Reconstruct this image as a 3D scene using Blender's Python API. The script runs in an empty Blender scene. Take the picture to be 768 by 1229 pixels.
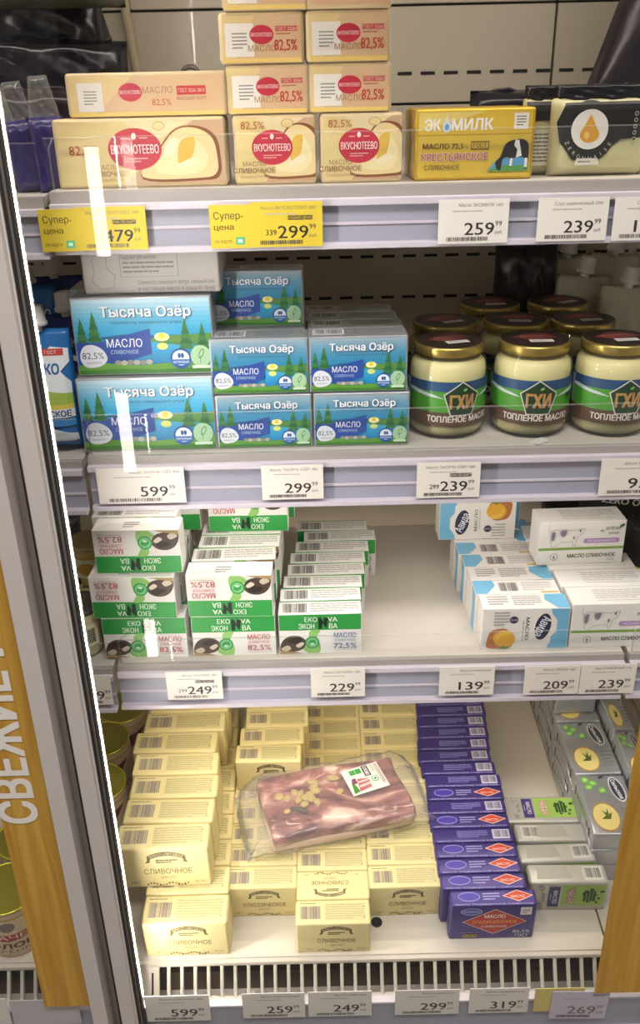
import bpy, bmesh, math, random
from mathutils import Vector, Matrix
from mathutils.geometry import delaunay_2d_cdt
R = math.radians
rnd = random.Random(7)
sc = bpy.context.scene
COL = sc.collection

# ------------------------------------------------------------ camera, world, lights, exposure
FPX, CX, CY = 1057.0, 384.0, 614.5
TH, ROLL = R(25.5), R(1.3)
CP = Vector((0, -0.9, 1.45))
FW = Vector((0, math.cos(TH), -math.sin(TH)))
R0 = Vector((1, 0, 0)); D0 = FW.cross(R0)
RA = R0*math.cos(ROLL) + D0*math.sin(ROLL)
UP = -(-R0*math.sin(ROLL) + D0*math.cos(ROLL))
cd = bpy.data.cameras.new('camera'); cam = bpy.data.objects.new('camera', cd); COL.objects.link(cam)
cam.matrix_world = Matrix.Translation(CP) @ Matrix((RA, UP, -FW)).transposed().to_4x4()
cd.sensor_fit = 'HORIZONTAL'; cd.sensor_width = 36; cd.lens = 36*FPX/768; cd.clip_start = 0.02
sc.camera = cam
sc.view_settings.view_transform = 'Standard'; sc.view_settings.look = 'None'
sc.view_settings.gamma = 1; sc.view_settings.use_curve_mapping = False
sc.view_settings.exposure = 0.0
w = bpy.data.worlds.new('world'); sc.world = w; w.use_nodes = True
w.node_tree.nodes['Background'].inputs[0].default_value = (1.0, 0.96, 0.91, 1)
w.node_tree.nodes['Background'].inputs[1].default_value = 0.22
def area(name, loc, rot, sx, sy, power, colr, spread=180):
    l = bpy.data.lights.new(name, 'AREA'); l.shape = 'RECTANGLE'; l.size = sx; l.size_y = sy
    l.energy = power; l.color = colr; l.spread = R(spread)
    o = bpy.data.objects.new(name, l); o.location = loc; o.rotation_euler = rot; COL.objects.link(o); return o
WARM = (1.0, 0.92, 0.82); COOL = (0.97, 0.97, 1.0)
area('aisle_ceiling_lamp', (0.1, -1.15, 2.95), (R(26), 0, 0), 1.8, 0.4, 46, (1, .96, .93))
area('canopy_lamp', (0.05, 0.02, 1.69), (R(12), 0, 0), 1.3, 0.04, 2.4, WARM)
area('shelf_lamp_middle', (0.07, 0.03, 1.062), (R(22), 0, 0), 0.6, 0.015, 0.62, WARM)
area('shelf_lamp_lower', (0.07, 0.03, 0.79), (R(14), 0, 0), 0.6, 0.015, 0.72, (1, .86, .66))

# ------------------------------------------------------------ measuring helpers
def ray(px, py):
    u, v = px-CX, py-CY
    a = u*math.cos(ROLL)-v*math.sin(ROLL); b = u*math.sin(ROLL)+v*math.cos(ROLL)
    return FW*FPX + R0*a + D0*b
def hit(px, py, p0, n):
    r = ray(px, py); return CP + r*((Vector(p0)-CP).dot(n)/r.dot(n))
def onY(px, py, Y): return hit(px, py, (0, Y, 0), Vector((0, 1, 0)))
def xat(px, Y, Z):      # world x of image column px at depth Y and height Z
    lo, hi = -2.0, 2.0
    for _ in range(40):
        m = (lo+hi)/2; v = Vector((m, Y, Z))-CP; z = v.dot(FW); a = v.dot(R0)/z*FPX; b = v.dot(D0)/z*FPX
        if CX + a*math.cos(ROLL)+b*math.sin(ROLL) < px: lo = m
        else: hi = m
    return lo
SL = R(5); DK0 = Vector((0, -0.145, 0.48)); DN = Vector((0, -math.sin(SL), math.cos(SL)))
def dk(px, py, h=0.0):  # (x, s) on the sloping bottom deck, h above it
    p = hit(px, py, DK0+DN*h, DN); return p.x, (p.y-DK0.y+DN.y*-h)/math.cos(SL)
def dkp(x, s, h=0.0):
    return DK0 + Vector((x, math.cos(SL)*s, math.sin(SL)*s)) + DN*h

# ------------------------------------------------------------ materials
MC = {}
def lin(c): return tuple((x/12.92 if x <= .04045 else ((x+.055)/1.055)**2.4) for x in c)
def rgb(h): return lin(tuple(int(h[i:i+2], 16)/255 for i in (0, 2, 4)))
def mat(name, hexc, rough=.45, metal=0.0, bump=0.0, bscale=60, vary=0.0, vscale=8, coat=0.0, emit=None, alpha=None):
    if name in MC: return MC[name]
    m = bpy.data.materials.new(name); m.use_nodes = True; nt = m.node_tree; b = nt.nodes['Principled BSDF']
    c = rgb(hexc)+(1,); b.inputs['Base Color'].default_value = c
    b.inputs['Roughness'].default_value = rough; b.inputs['Metallic'].default_value = metal
    b.inputs['Coat Weight'].default_value = coat
    tc = nt.nodes.new('ShaderNodeTexCoord')
    if vary:
        n = nt.nodes.new('ShaderNodeTexNoise'); n.inputs['Scale'].default_value = vscale; n.inputs['Detail'].default_value = 4
        nt.links.new(tc.outputs['Object'], n.inputs['Vector'])
        mx = nt.nodes.new('ShaderNodeMix'); mx.data_type = 'RGBA'
        mx.inputs[6].default_value = tuple(x*(1-vary) for x in c[:3])+(1,); mx.inputs[7].default_value = tuple(min(1, x*(1+vary)) for x in c[:3])+(1,)
        nt.links.new(n.outputs['Fac'], mx.inputs[0]); nt.links.new(mx.outputs[2], b.inputs['Base Color'])
    if bump:
        n = nt.nodes.new('ShaderNodeTexNoise'); n.inputs['Scale'].default_value = bscale; n.inputs['Detail'].default_value = 3
        nt.links.new(tc.outputs['Object'], n.inputs['Vector'])
        bp = nt.nodes.new('ShaderNodeBump'); bp.inputs['Strength'].default_value = bump; bp.inputs['Distance'].default_value = .002
        nt.links.new(n.outputs['Fac'], bp.inputs['Height']); nt.links.new(bp.outputs['Normal'], b.inputs['Normal'])
    if emit:
        b.inputs['Emission Color'].default_value = c; b.inputs['Emission Strength'].default_value = emit
    MC[name] = m; return m
def clear(name, tint=(1, 1, 1), ior=1.45, haze=0.0, hazec='ffffff', rough=.02, bump=0.0, bscale=50):
    if name in MC: return MC[name]
    m = bpy.data.materials.new(name); m.use_nodes = True; nt = m.node_tree; nt.nodes.remove(nt.nodes['Principled BSDF'])
    out = nt.nodes['Material Output']
    t = nt.nodes.new('ShaderNodeBsdfTransparent'); t.inputs[0].default_value = tint+(1,)
    g = nt.nodes.new('ShaderNodeBsdfGlossy'); g.inputs['Roughness'].default_value = rough
    f = nt.nodes.new('ShaderNodeLayerWeight')          # Schlick reflectance, the same from both sides of the sheet
    pw = nt.nodes.new('ShaderNodeMath'); pw.operation = 'POWER'; pw.inputs[1].default_value = 5; nt.links.new(f.outputs['Facing'], pw.inputs[0])
    f0 = ((ior-1)/(ior+1))**2; ma = nt.nodes.new('ShaderNodeMath'); ma.operation = 'MULTIPLY_ADD'; ma.inputs[1].default_value = 1-f0; ma.inputs[2].default_value = f0
    nt.links.new(pw.outputs[0], ma.inputs[0])
    mx = nt.nodes.new('ShaderNodeMixShader'); nt.links.new(ma.outputs[0], mx.inputs[0])
    nt.links.new(t.outputs[0], mx.inputs[1]); nt.links.new(g.outputs[0], mx.inputs[2]); last = mx
    if bump:
        tc = nt.nodes.new('ShaderNodeTexCoord'); n = nt.nodes.new('ShaderNodeTexNoise'); n.inputs['Scale'].default_value = bscale
        nt.links.new(tc.outputs['Object'], n.inputs['Vector']); bp = nt.nodes.new('ShaderNodeBump'); bp.inputs['Strength'].default_value = bump; bp.inputs['Distance'].default_value = .004
        nt.links.new(n.outputs['Fac'], bp.inputs['Height'])
        nt.links.new(bp.outputs['Normal'], g.inputs['Normal']); nt.links.new(bp.outputs['Normal'], f.inputs['Normal'])
    if haze:
        d = nt.nodes.new('ShaderNodeBsdfDiffuse'); d.inputs[0].default_value = rgb(hazec)+(1,)
        m2 = nt.nodes.new('ShaderNodeMixShader'); m2.inputs[0].default_value = haze
        nt.links.new(last.outputs[0], m2.inputs[1]); nt.links.new(d.outputs[0], m2.inputs[2]); last = m2
    nt.links.new(last.outputs[0], out.inputs[0]); MC[name] = m; return m
def ink(h): return mat('ink_'+h, h, .42)
def gold_ink(): return mat('gold_foil_print', 'c9a04a', .3, .7)

# ------------------------------------------------------------ object helpers
def link(o, parent=None):
    COL.objects.link(o)
    if parent is not None: o.parent = parent
    return o
def obj(name, me, parent=None, loc=None, rot=None): 
    o = bpy.data.objects.new(name, me); link(o, parent)
    if loc is not None: o.location = loc
    if rot is not None: o.rotation_euler = rot
    return o
def tag(o, label=None, cat=None, group=None, kind=None):
    for k, v in (('label', label), ('category', cat), ('group', group), ('kind', kind)):
        if v: o[k] = v
    return o
def thing(name, label, cat, loc=(0, 0, 0), rot=(0, 0, 0), group=None):
    o = bpy.data.objects.new(name, None); o.empty_display_size = .02; link(o); o.location = loc; o.rotation_euler = rot
    return tag(o, label, cat, group)
def me_from(name, bm, m, smooth=False):
    me = bpy.data.meshes.new(name); bm.normal_update(); bm.to_mesh(me); bm.free()
    for x in (m if isinstance(m, (list, tuple)) else [m]): me.materials.append(x)
    if smooth:
        for p in me.polygons: p.use_smooth = True
    return me
def add_box(bm, x0, x1, y0, y1, z0, z1, bev=0.0, seg=2, mi=0):
    r = bmesh.ops.create_cube(bm, size=1); vs = r['verts']
    for v in vs: v.co = Vector((x0+(v.co.x+.5)*(x1-x0), y0+(v.co.y+.5)*(y1-y0), z0+(v.co.z+.5)*(z1-z0)))
    fs = set(f for v in vs for f in v.link_faces)
    for f in fs: f.material_index = mi
    if bev:
        es = list(set(e for v in vs for e in v.link_edges))
        bmesh.ops.bevel(bm, geom=es, offset=bev, segments=seg, affect='EDGES', profile=.6)
def box_me(name, x0, x1, y0, y1, z0, z1, m, bev=0.0, seg=2):
    bm = bmesh.new(); add_box(bm, x0, x1, y0, y1, z0, z1, bev, seg); return me_from(name, bm, m, False)
def bx(name, x0, x1, y0, y1, z0, z1, m, parent=None, bev=0.0, seg=2, kind=None):
    o = obj(name, box_me(name, x0, x1, y0, y1, z0, z1, m, bev, seg), parent); tag(o, kind=kind); return o
def lathe(bm, prof, n=36, cx=0, cy=0, mi=0, cap0=False, cap1=False):
    rings = []
    for r, z in prof:
        rings.append([bm.verts.new((cx+r*math.cos(2*math.pi*i/n), cy+r*math.sin(2*math.pi*i/n), z)) for i in range(n)])
    for a, b in zip(rings, rings[1:]):
        for i in range(n):
            f = bm.faces.new((a[i], a[(i+1) % n], b[(i+1) % n], b[i])); f.material_index = mi; f.smooth = True
    if cap0: bm.faces.new(rings[0][::-1]).material_index = mi
    if cap1: bm.faces.new(rings[-1]).material_index = mi
def lathe_me(name, prof, m, n=36, cap0=True, cap1=True):
    bm = bmesh.new(); lathe(bm, prof, n, cap0=cap0, cap1=cap1); return me_from(name, bm, m)
def tube_me(name, pts, r, m, n=8, closed=False):
    bm = bmesh.new(); rings = []; N = len(pts); P = [Vector(p) for p in pts]
    for i, p in enumerate(P):
        t = (P[(i+1) % N]-P[i-1]) if closed else (P[min(i+1, N-1)]-P[max(i-1, 0)])
        t.normalize(); a = t.orthogonal().normalized() if i == 0 else (rings_a - t*rings_a.dot(t)).normalized(); rings_a = a; b = t.cross(a)
        rings.append([bm.verts.new(p+(a*math.cos(2*math.pi*k/n)+b*math.sin(2*math.pi*k/n))*r) for k in range(n)])
    for i in range(N if closed else N-1):
        A, B = rings[i], rings[(i+1) % N]
        for k in range(n): bm.faces.new((A[k], A[(k+1) % n], B[(k+1) % n], B[k])).smooth = True
    if not closed: bm.faces.new(rings[0][::-1]); bm.faces.new(rings[-1])
    bmesh.ops.recalc_face_normals(bm, faces=bm.faces); return me_from(name, bm, m)

# ------------------------------------------------------------ flat print builder (lettering and shapes on the face of a thing)
TC = {}
def text_geo(s):
    """outline of a line of text as clean triangles (the font's overlapping contours are united by winding number)"""
    if s in TC: return TC[s]
    c = bpy.data.curves.new('t', 'FONT'); c.body = s; c.size = 1; c.resolution_u = 2; c.fill_mode = 'NONE'
    o = bpy.data.objects.new('t', c); COL.objects.link(o); dg = bpy.context.evaluated_depsgraph_get()
    me = bpy.data.meshes.new_from_object(o.evaluated_get(dg))
    V = [(v.co.x, v.co.y) for v in me.vertices]; nb = {}
    for e in me.edges:
        p, q = e.vertices; nb.setdefault(p, []).append(q); nb.setdefault(q, []).append(p)
    bpy.data.objects.remove(o); bpy.data.curves.remove(c); bpy.data.meshes.remove(me)
    seen = set(); loops = []
    for i in range(len(V)):
        if i in seen or i not in nb: continue
        L = [i]; seen.add(i); cur = i
        while True:
            n = [k for k in nb[cur] if k not in seen]
            if not n: break
            cur = cur+1 if cur+1 in n else n[0]; seen.add(cur); L.append(cur)
        loops.append(L)
    if not loops: TC[s] = ([], [], 1); return TC[s]
    P = [[V[i] for i in L] for L in loops]
    BB = [(min(p[0] for p in q), max(p[0] for p in q), min(p[1] for p in q), max(p[1] for p in q)) for q in P]
    r = delaunay_2d_cdt([Vector(v) for v in V], [(L[k], L[(k+1) % len(L)]) for L in loops for k in range(len(L))], [], 0, 1e-6)
    vs = [(v.x, v.y) for v in r[0]]; fs = []
    for f in r[2]:
        x = sum(vs[i][0] for i in f)/len(f); y = sum(vs[i][1] for i in f)/len(f); wn = 0
        for q, (a0, a1, b0, b1) in zip(P, BB):
            if a0 <= x <= a1 and b0 <= y <= b1:
                for k in range(len(q)):
                    x0, y0 = q[k-1]; x1, y1 = q[k]
                    if (y0 <= y) != (y1 <= y) and x0+(y-y0)*(x1-x0)/(y1-y0) > x: wn += 1 if y1 > y0 else -1
        if wn: fs.append(tuple(f))
    x0 = min(v[0] for v in vs); x1 = max(v[0] for v in vs)
    TC[s] = ([(x-x0, y) for x, y in vs], fs, x1-x0); return TC[s]
class Art:
    def __init__(s, W, H, step=.00006): s.W, s.H, s.items, s.lay, s.step = W, H, [], 0, step
    def _add(s, col, vs, fs): s.items.append((col, vs, fs, s.lay))
    def up(s): s.lay += 1; return s
    def poly(s, col, pts): s.up(); s._add(col, list(pts), [tuple(range(len(pts)))]); return s
    def blob(s, col, pts, k=5):
        Q = []; n = len(pts)
        for i in range(n):
            p0, p1, p2, p3 = (Vector(pts[(i+j) % n]) for j in (-1, 0, 1, 2))
            for q in range(k):
                t = q/k; v = .5*((2*p1)+(p2-p0)*t+(2*p0-5*p1+4*p2-p3)*t*t+(3*p1-p0-3*p2+p3)*t**3); Q.append((min(max(v.x, .0006), s.W-.0006), min(max(v.y, .0006), s.H-.0006)))
        return s.poly(col, Q)
    def rect(s, col, x0, y0, x1, y1): return s.poly(col, [(x0, y0), (x1, y0), (x1, y1), (x0, y1)])
    def ell(s, col, cx, cy, rx, ry, n=24, rot=0, a0=0, a1=360):
        k = n+1 if a1-a0 < 360 else n; P = []
        for i in range(k):
            a = R(a0+(a1-a0)*i/n); x, y = rx*math.cos(a), ry*math.sin(a); P.append((cx+x*math.cos(rot)-y*math.sin(rot), cy+x*math.sin(rot)+y*math.cos(rot)))
        return s.poly(col, P)
    def text(s, col, t, cx, cy, h, wd=None, bold=0.0, al='c', rot=0):
        vs, fs, tw = text_geo(t)
        if bold:      # heavier strokes: the same outline laid down with small shifts
            b = bold*.8; sh = ((-b, -b*.6), (b, -b*.6), (b, b*.6), (-b, b*.6)) if bold >= .03 else ((-b, 0), (b, 0))
        else: sh = ((0, 0),)
        k = h/.72; kx = k if wd is None else wd/tw; tw *= kx
        ox = -tw/2 if al == 'c' else (0 if al == 'l' else -tw); s.up(); a = R(rot)
        for dx, dy in sh:
            P = []
            for x, y in vs:
                x, y = (x+dx)*kx+ox, (y+dy)*k-h/2; P.append((cx+x*math.cos(a)-y*math.sin(a), cy+x*math.sin(a)+y*math.cos(a)))
            s._add(col, P, fs); s.lay += .3
        return s
    def bars(s, col, x0, y0, x1, y1, n=22, seed=1):
        r = random.Random(seed); s.up(); vs, fs = [], []; x = x0; u = (x1-x0)/n
        while x < x1-u*.3:
            b = u*r.choice((.3, .5, .8)); i = len(vs); vs += [(x, y0), (min(x+b, x1), y0), (min(x+b, x1), y1), (x, y1)]; fs.append((i, i+1, i+2, i+3)); x += b+u*r.choice((.25, .4, .6))
        s._add(col, vs, fs); return s
    def lines(s, col, x0, y0, x1, y1, n, th=.4, seed=2):     # rows of print too small to read
        r = random.Random(seed); s.up(); vs, fs = [], []; u = (y1-y0)/n
        for k in range(n):
            y = y0+u*(k+.3); x = x0
            e = x1 if k else x0+(x1-x0)*.7
            while x < e-1e-5:
                l = min((x1-x0)*r.uniform(.06, .2), e-x); i = len(vs); vs += [(x, y), (x+l, y), (x+l, y+u*th), (x, y+u*th)]; fs.append((i, i+1, i+2, i+3)); x += l+(x1-x0)*.015
        s._add(col, vs, fs); return s
    def wave(s, col, pts_top, y0): return s.poly(col, [(pts_top[0][0], y0)]+[(pts_top[-1][0], y0)]+list(pts_top[::-1]))
    def mesh(s, name, fmap, slices=0, inv=False, rows=0):
        cols = []; bm = bmesh.new()
        for col, vs, fs, lay in s.items:
            if col not in cols: cols.append(col)
            mi = cols.index(col)
            if inv: vs = [(s.W-x, s.H-y) for x, y in vs]
            V = [bm.verts.new((x, y, lay)) for x, y in vs]
            for f in fs:
                try: bm.faces.new([V[i] for i in f]).material_index = mi
                except ValueError: pass
        if slices:
            for i in range(1, slices):
                g = bm.verts[:]+bm.edges[:]+bm.faces[:]
                bmesh.ops.bisect_plane(bm, geom=g, plane_co=(s.W*i/slices, 0, 0), plane_no=(1, 0, 0))
        for i in range(1, rows):
            bmesh.ops.bisect_plane(bm, geom=bm.verts[:]+bm.edges[:]+bm.faces[:], plane_co=(0, s.H*i/rows, 0), plane_no=(0, 1, 0))
        for f in bm.faces:
            f.normal_update()
            if f.normal.z < 0: f.normal_flip()
        for v in bm.verts: v.co = Vector(fmap(v.co.x, v.co.y, (v.co.z+1)*s.step))
        return me_from(name, bm, [c if not isinstance(c, str) else ink(c) for c in cols])
# face maps for a pack with width w, depth d, height h, origin at its bottom centre
def f_front(w, d): return lambda x, y, l: (x-w/2, -d/2-l, y)
def f_top(w, d, h): return lambda x, y, l: (x-w/2, -d/2+y, h+l)
def f_right(w, d): return lambda x, y, l: (w/2+l, x-d/2, y)
def f_left(w, d): return lambda x, y, l: (-w/2-l, d/2-x, y)

# ------------------------------------------------------------ pack maker
STY = {}
def style(key, w, d, h, body, bev=.003, folds=None, **arts):
    """arts: front / top / left / right -> Art ; folds: material of the folded end flaps"""
    bm = bmesh.new(); add_box(bm, -w/2, w/2, -d/2, d/2, 0, h, bev, 3)
    if bev >= .002:
        for f in bm.faces: f.smooth = True
    parts = [('wrapper', me_from('wrapper', bm, body))]
    if bev >= .002:
        try: parts[0][1].shade_auto_smooth = True
        except Exception: pass
    for k, a in arts.items():
        inv = k.endswith('_inv'); kk = k.replace('_inv', '')
        fm = {'front': f_front(w, d), 'top': f_top(w, d, h), 'left': f_left(w, d), 'right': f_right(w, d)}[kk]
        parts.append((kk+'_print', a.mesh(kk+'_print', fm, inv=inv)))
    if folds:
        for sx, nm in ((-1, 'end_fold'), (1, 'end_fold')):
            bm = bmesh.new(); t = .0007
            for (pts, tt) in (([(-d/2+bev, bev), (d/2-bev, bev), (d*.12, h*.52), (-d*.12, h*.52)], 1.0), ([(-d/2+bev, h-bev), (-d*.15, h*.5), (d*.15, h*.5), (d/2-bev, h-bev)], .6)):
                A = [bm.verts.new((sx*(w/2-.0001), y, z)) for y, z in pts]; B = [bm.verts.new((sx*(w/2+t*tt), y*.96, z)) for y, z in pts]
                bm.faces.new(B); 
                for i in range(4): bm.faces.new((A[i], A[(i+1) % 4], B[(i+1) % 4], B[i]))
            bmesh.ops.recalc_face_normals(bm, faces=bm.faces)
            parts.append((nm, me_from(nm, bm, folds)))
    STY[key] = (w, d, h, parts)
def pack(key, name, label, cat, x, y, z, rz=0, rx=0, group=None, ry=0, yaw_only=None):
    """x,y,z: bottom centre"""
    o = thing(name, label, cat, (x, y, z), (R(rx), R(ry), R(rz)), group)
    for n, me in STY[key][3]: obj(n, me, o)
    return o
def pk(key, name, label, pxl, yf, z, rz=0, cat='butter pack', group=None, rx=0):
    """stand a pack with its front-left bottom corner under image column pxl, front at yf"""
    w, d, h, _ = STY[key]; xl = xat(pxl, yf, z)
    return pack(key, name, label, cat, xl+w/2, yf+d/2, z, rz, rx, group)
def pd(key, name, label, x, s, h=0.0, rz=0, cat='butter pack', group=None, rx=0):
    """on the sloping deck: x = left edge, s = front edge, h = height above the deck"""
    w, d, _, _ = STY[key]; p = dkp(x+w/2, s+d/2, h)
    return pack(key, name, label, cat, p.x, p.y, p.z, rz, math.degrees(SL)+rx, group)
ORD = ['front', 'second', 'third', 'fourth', 'fifth', 'sixth', 'seventh', 'eighth', 'ninth', 'tenth', 'eleventh', 'twelfth', 'thirteenth', 'fourteenth', 'fifteenth', 'sixteenth', 'seventeenth', 'eighteenth', 'nineteenth']
def qr_blank(a, x0, y0, x1, y1): a.rect('f1ece2', x0, y0, x1, y1); return a

# ------------------------------------------------------------ materials of the place
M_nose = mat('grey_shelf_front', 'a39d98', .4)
M_shelf = mat('white_shelf_enamel', 'cbc3b8', .38, vary=.03, vscale=5)
M_panel = mat('back_panel_enamel', 'c9c0ae', .3, vary=.05, vscale=3, coat=.2)
M_rail = mat('grey_lilac_rail_plastic', 'a3a3b2', .28, vary=.04, vscale=9)
M_railw = mat('pale_rail_lip', 'cfc8d2', .25)
M_alu = mat('satin_aluminium', 'd2c9c4', .45, .0, bump=.05, bscale=200, vary=.04)
M_aludark = mat('dark_seal_channel', '8c807a', .6, vary=.08)  # darker grey than the door stiles
M_rubber = mat('black_door_gasket', '2a2523', .6)
M_black = mat('matt_black_void', '17120f', .8)
M_slot = mat('slot_dark', '14100d', .8)
M_deck = mat('deck_enamel', 'cfc8ba', .35, vary=.03)
M_vinyl = mat('yellow_wood_vinyl', 'cf9a2b', .4)
def wood_vinyl(m):
    nt = m.node_tree; b = nt.nodes['Principled BSDF']; tc = nt.nodes.new('ShaderNodeTexCoord'); mp = nt.nodes.new('ShaderNodeMapping')
    mp.inputs['Scale'].default_value = (38, 38, 2.2); n = nt.nodes.new('ShaderNodeTexNoise'); n.inputs['Scale'].default_value = 1.6; n.inputs['Detail'].default_value = 6; n.inputs['Distortion'].default_value = 1.2
    cr = nt.nodes.new('ShaderNodeValToRGB'); e = cr.color_ramp.elements; e[0].position = .3; e[0].color = rgb('b98425')+(1,); e[1].position = .75; e[1].color = rgb('dcae4c')+(1,)
    nt.links.new(tc.outputs['Object'], mp.inputs[0]); nt.links.new(mp.outputs[0], n.inputs['Vector']); nt.links.new(n.outputs['Fac'], cr.inputs[0]); nt.links.new(cr.outputs[0], b.inputs['Base Color'])
wood_vinyl(M_vinyl)
M_glass = clear('door_glass', ior=1.32, rough=.0)
M_guard = clear('clear_shelf_guard', tint=(.985, .99, .99), ior=1.18, haze=.008)
M_edge = clear('guard_top_edge', haze=.12, hazec='e4e2dd', ior=1.2)
M_film = clear('crumpled_clear_film', ior=1.5, rough=.12, bump=.9, bscale=38, haze=.09)
M_led = mat('led_strip_glow', 'fff8f0', .4, emit=130)
M_steel = mat('bracket_steel', '8d8883', .35, .6)

# ------------------------------------------------------------ setting
floor = bx('floor', -2.2, 2.2, -3.0, .6, -.02, 0, mat('floor_tiles', 'a8a198', .35, vary=.1, vscale=3)); floor['kind'] = 'structure'
ceil = bx('ceiling', -2.2, 2.2, -3.0, .6, 3.2, 3.25, mat('store_ceiling', 'd9d5cd', .8)); ceil['kind'] = 'structure'
wl = bx('wall_back', -2.2, 2.2, .56, .6, 0, 3.2, mat('store_wall', 'cdc7bd', .8)); wl['kind'] = 'structure'

XL, XR, YB = -.62, .62, .42
cab = thing('refrigerated_cabinet', 'upright refrigerated display cabinet with pale enamel back and air grille', 'refrigerator', (0, 0, 0))
bx('side_panel', XL-.03, XL, -.2, .5, .2, 1.75, M_shelf, cab); bx('side_panel', XR, XR+.03, -.2, .5, .2, 1.75, M_shelf, cab)
bx('canopy', XL, XR, -.2, .5, 1.7, 1.75, M_shelf, cab)
bx('rear_shell', XL, XR, YB+.012, .5, .2, 1.7, M_black, cab)
bx('base', XL, XR, -.2, .5, .02, .40, M_shelf, cab)
# back panels with gaps, vertical folds and slots
xs = [XL, xat(160, YB, 1.5), xat(568, YB, 1.5)+.115, XR]
xs[2] = xat(665, YB, 1.5)
zr = [.44, .72, 1.02, onY(400, 127, YB).z, onY(400, 8, YB).z, 1.7]
for i in range(3):
    for j in range(5):
        bm = bmesh.new(); add_box(bm, xs[i]+.0015, xs[i+1]-.0015, YB, YB+.01, zr[j]+.0015, zr[j+1]-.0015, .001, 1)
        p = obj('back_panel', me_from('back_panel', bm, M_panel), cab)
def slots(z, x0, x1):
    n = int((x1-x0)/.031)
    me = box_me('slot', -.0095, .0095, -.001, .002, -.002, .002, M_slot)
    for k in range(n): obj('slot', me, cab, (x0+.031*k, YB, z))
slots(onY(500, 88, YB).z, xs[1]+.02, .6); slots(onY(440, 308, YB).z, -.45, .6); slots(onY(440, 357, YB).z, -.45, .6); slots(onY(480, 632, YB).z+.0, -.3, .5)
obj('drain_cable', tube_me('drain_cable', [(xs[1]-.004, YB-.008, 1.69), (xs[1]-.003, YB-.008, 1.55), (xs[1]+.004, YB-.008, 1.48), (xs[1]+.002, YB-.008, 1.38)], .006, mat('beige_cable', 'c5b899', .5)), cab)
obj('hook', tube_me('hook', [(xat(228, .41, 1.49)+.012*math.cos(R(a)), .405, onY(228, 92, .41).z+.012*math.sin(R(a))) for a in range(-20, 201, 20)], .003, M_steel), cab)

# sloping bottom deck: three panels with dark joints, then the air grille
def deck_box(name, x0, x1, s0, s1, h0, h1, m, parent, bev=0):
    o = bx(name, x0, x1, s0, s1, h0, h1, m, parent, bev); o.location = DK0; o.rotation_euler = (SL, 0, 0); return o
jx = [XL, -.27, dk(700, 1000)[0]-.012, dk(760, 875)[0]+.02, XR]
jx[2] = dk(652, 890)[0]
for a, b in zip(jx, jx[1:]): deck_box('deck_panel', a+.0012, b-.0012, -.003, .55, -.012, 0, M_deck, cab, .001)
deck_box('deck_bed', XL, XR, -.002, .55, -.03, -.0125, M_black, cab)
# grille: an inclined comb of slats over a dark air channel
GT = Vector((0, -.150, .474)); GB = Vector((0, -.172, .436)); gd = (GB-GT); gl = gd.length; ga = math.atan2(-gd.y, -gd.z)
bx('grille_channel', XL, XR, -.196, -.15, .405, .41, M_black, cab)
bx('channel_wall', XL, XR, -.132, -.130, .40, .468, mat('channel_dirty', '5c5346', .7, vary=.4, vscale=30), cab)
bx('grille_rim', XL, XR, -.1535, -.1455, .4715, .4775, M_deck, cab, .0015)
bx('grille_rim', XL, XR, -.196, -.168, .4335, .4375, M_deck, cab, .001)
bm = bmesh.new(); add_box(bm, -.0021, .0021, 0, .006, -gl, 0, .0006, 1)
sm = me_from('grille_slat', bm, M_deck); bm = bmesh.new()
n = 8; top = [bm.verts.new((-.0063+.0126*i/n, 0, 0)) for i in range(n+1)]; low = [bm.verts.new((-.0063+.0126*i/n, 0, -.0018-.0032*abs(2*i/n-1)**2.2)) for i in range(n+1)]
for i in range(n): bm.faces.new((low[i], low[i+1], top[i+1], top[i]))
r_ = bmesh.ops.extrude_face_region(bm, geom=bm.faces[:]); bmesh.ops.translate(bm, vec=(0, .002, 0), verts=[v for v in r_['geom'] if isinstance(v, bmesh.types.BMVert)])
bmesh.ops.recalc_face_normals(bm, faces=bm.faces); am = me_from('slot_arch', bm, M_deck)
x = -.60
while x < .6:
    if not (-.262 < x < -.205):
        obj('grille_slat', sm, cab, (x, GT.y, GT.z), (-ga, 0, 0)); obj('slot_arch', am, cab, (x+.0083, GT.y, GT.z), (-ga, 0, 0))
    x += .0166
o = bx('grille_block', -.262, -.213, 0, .006, -gl, 0, M_deck, cab, .001); o.location = GT; o.rotation_euler = (-ga, 0, 0)
o = bx('grille_slot', -.2225, -.2200, -.0004, .006, -gl*.85, -gl*.25, M_slot, cab); o.location = GT; o.rotation_euler = (-ga, 0, 0)
GZ = .4375
obj('mounting_hole', lathe_me('mounting_hole', [(.0072, 0), (.0072, .0008)], M_slot, 20), cab, dkp(dk(452, 1107)[0], dk(452, 1107)[1], .0001), (SL, 0, 0))

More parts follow.
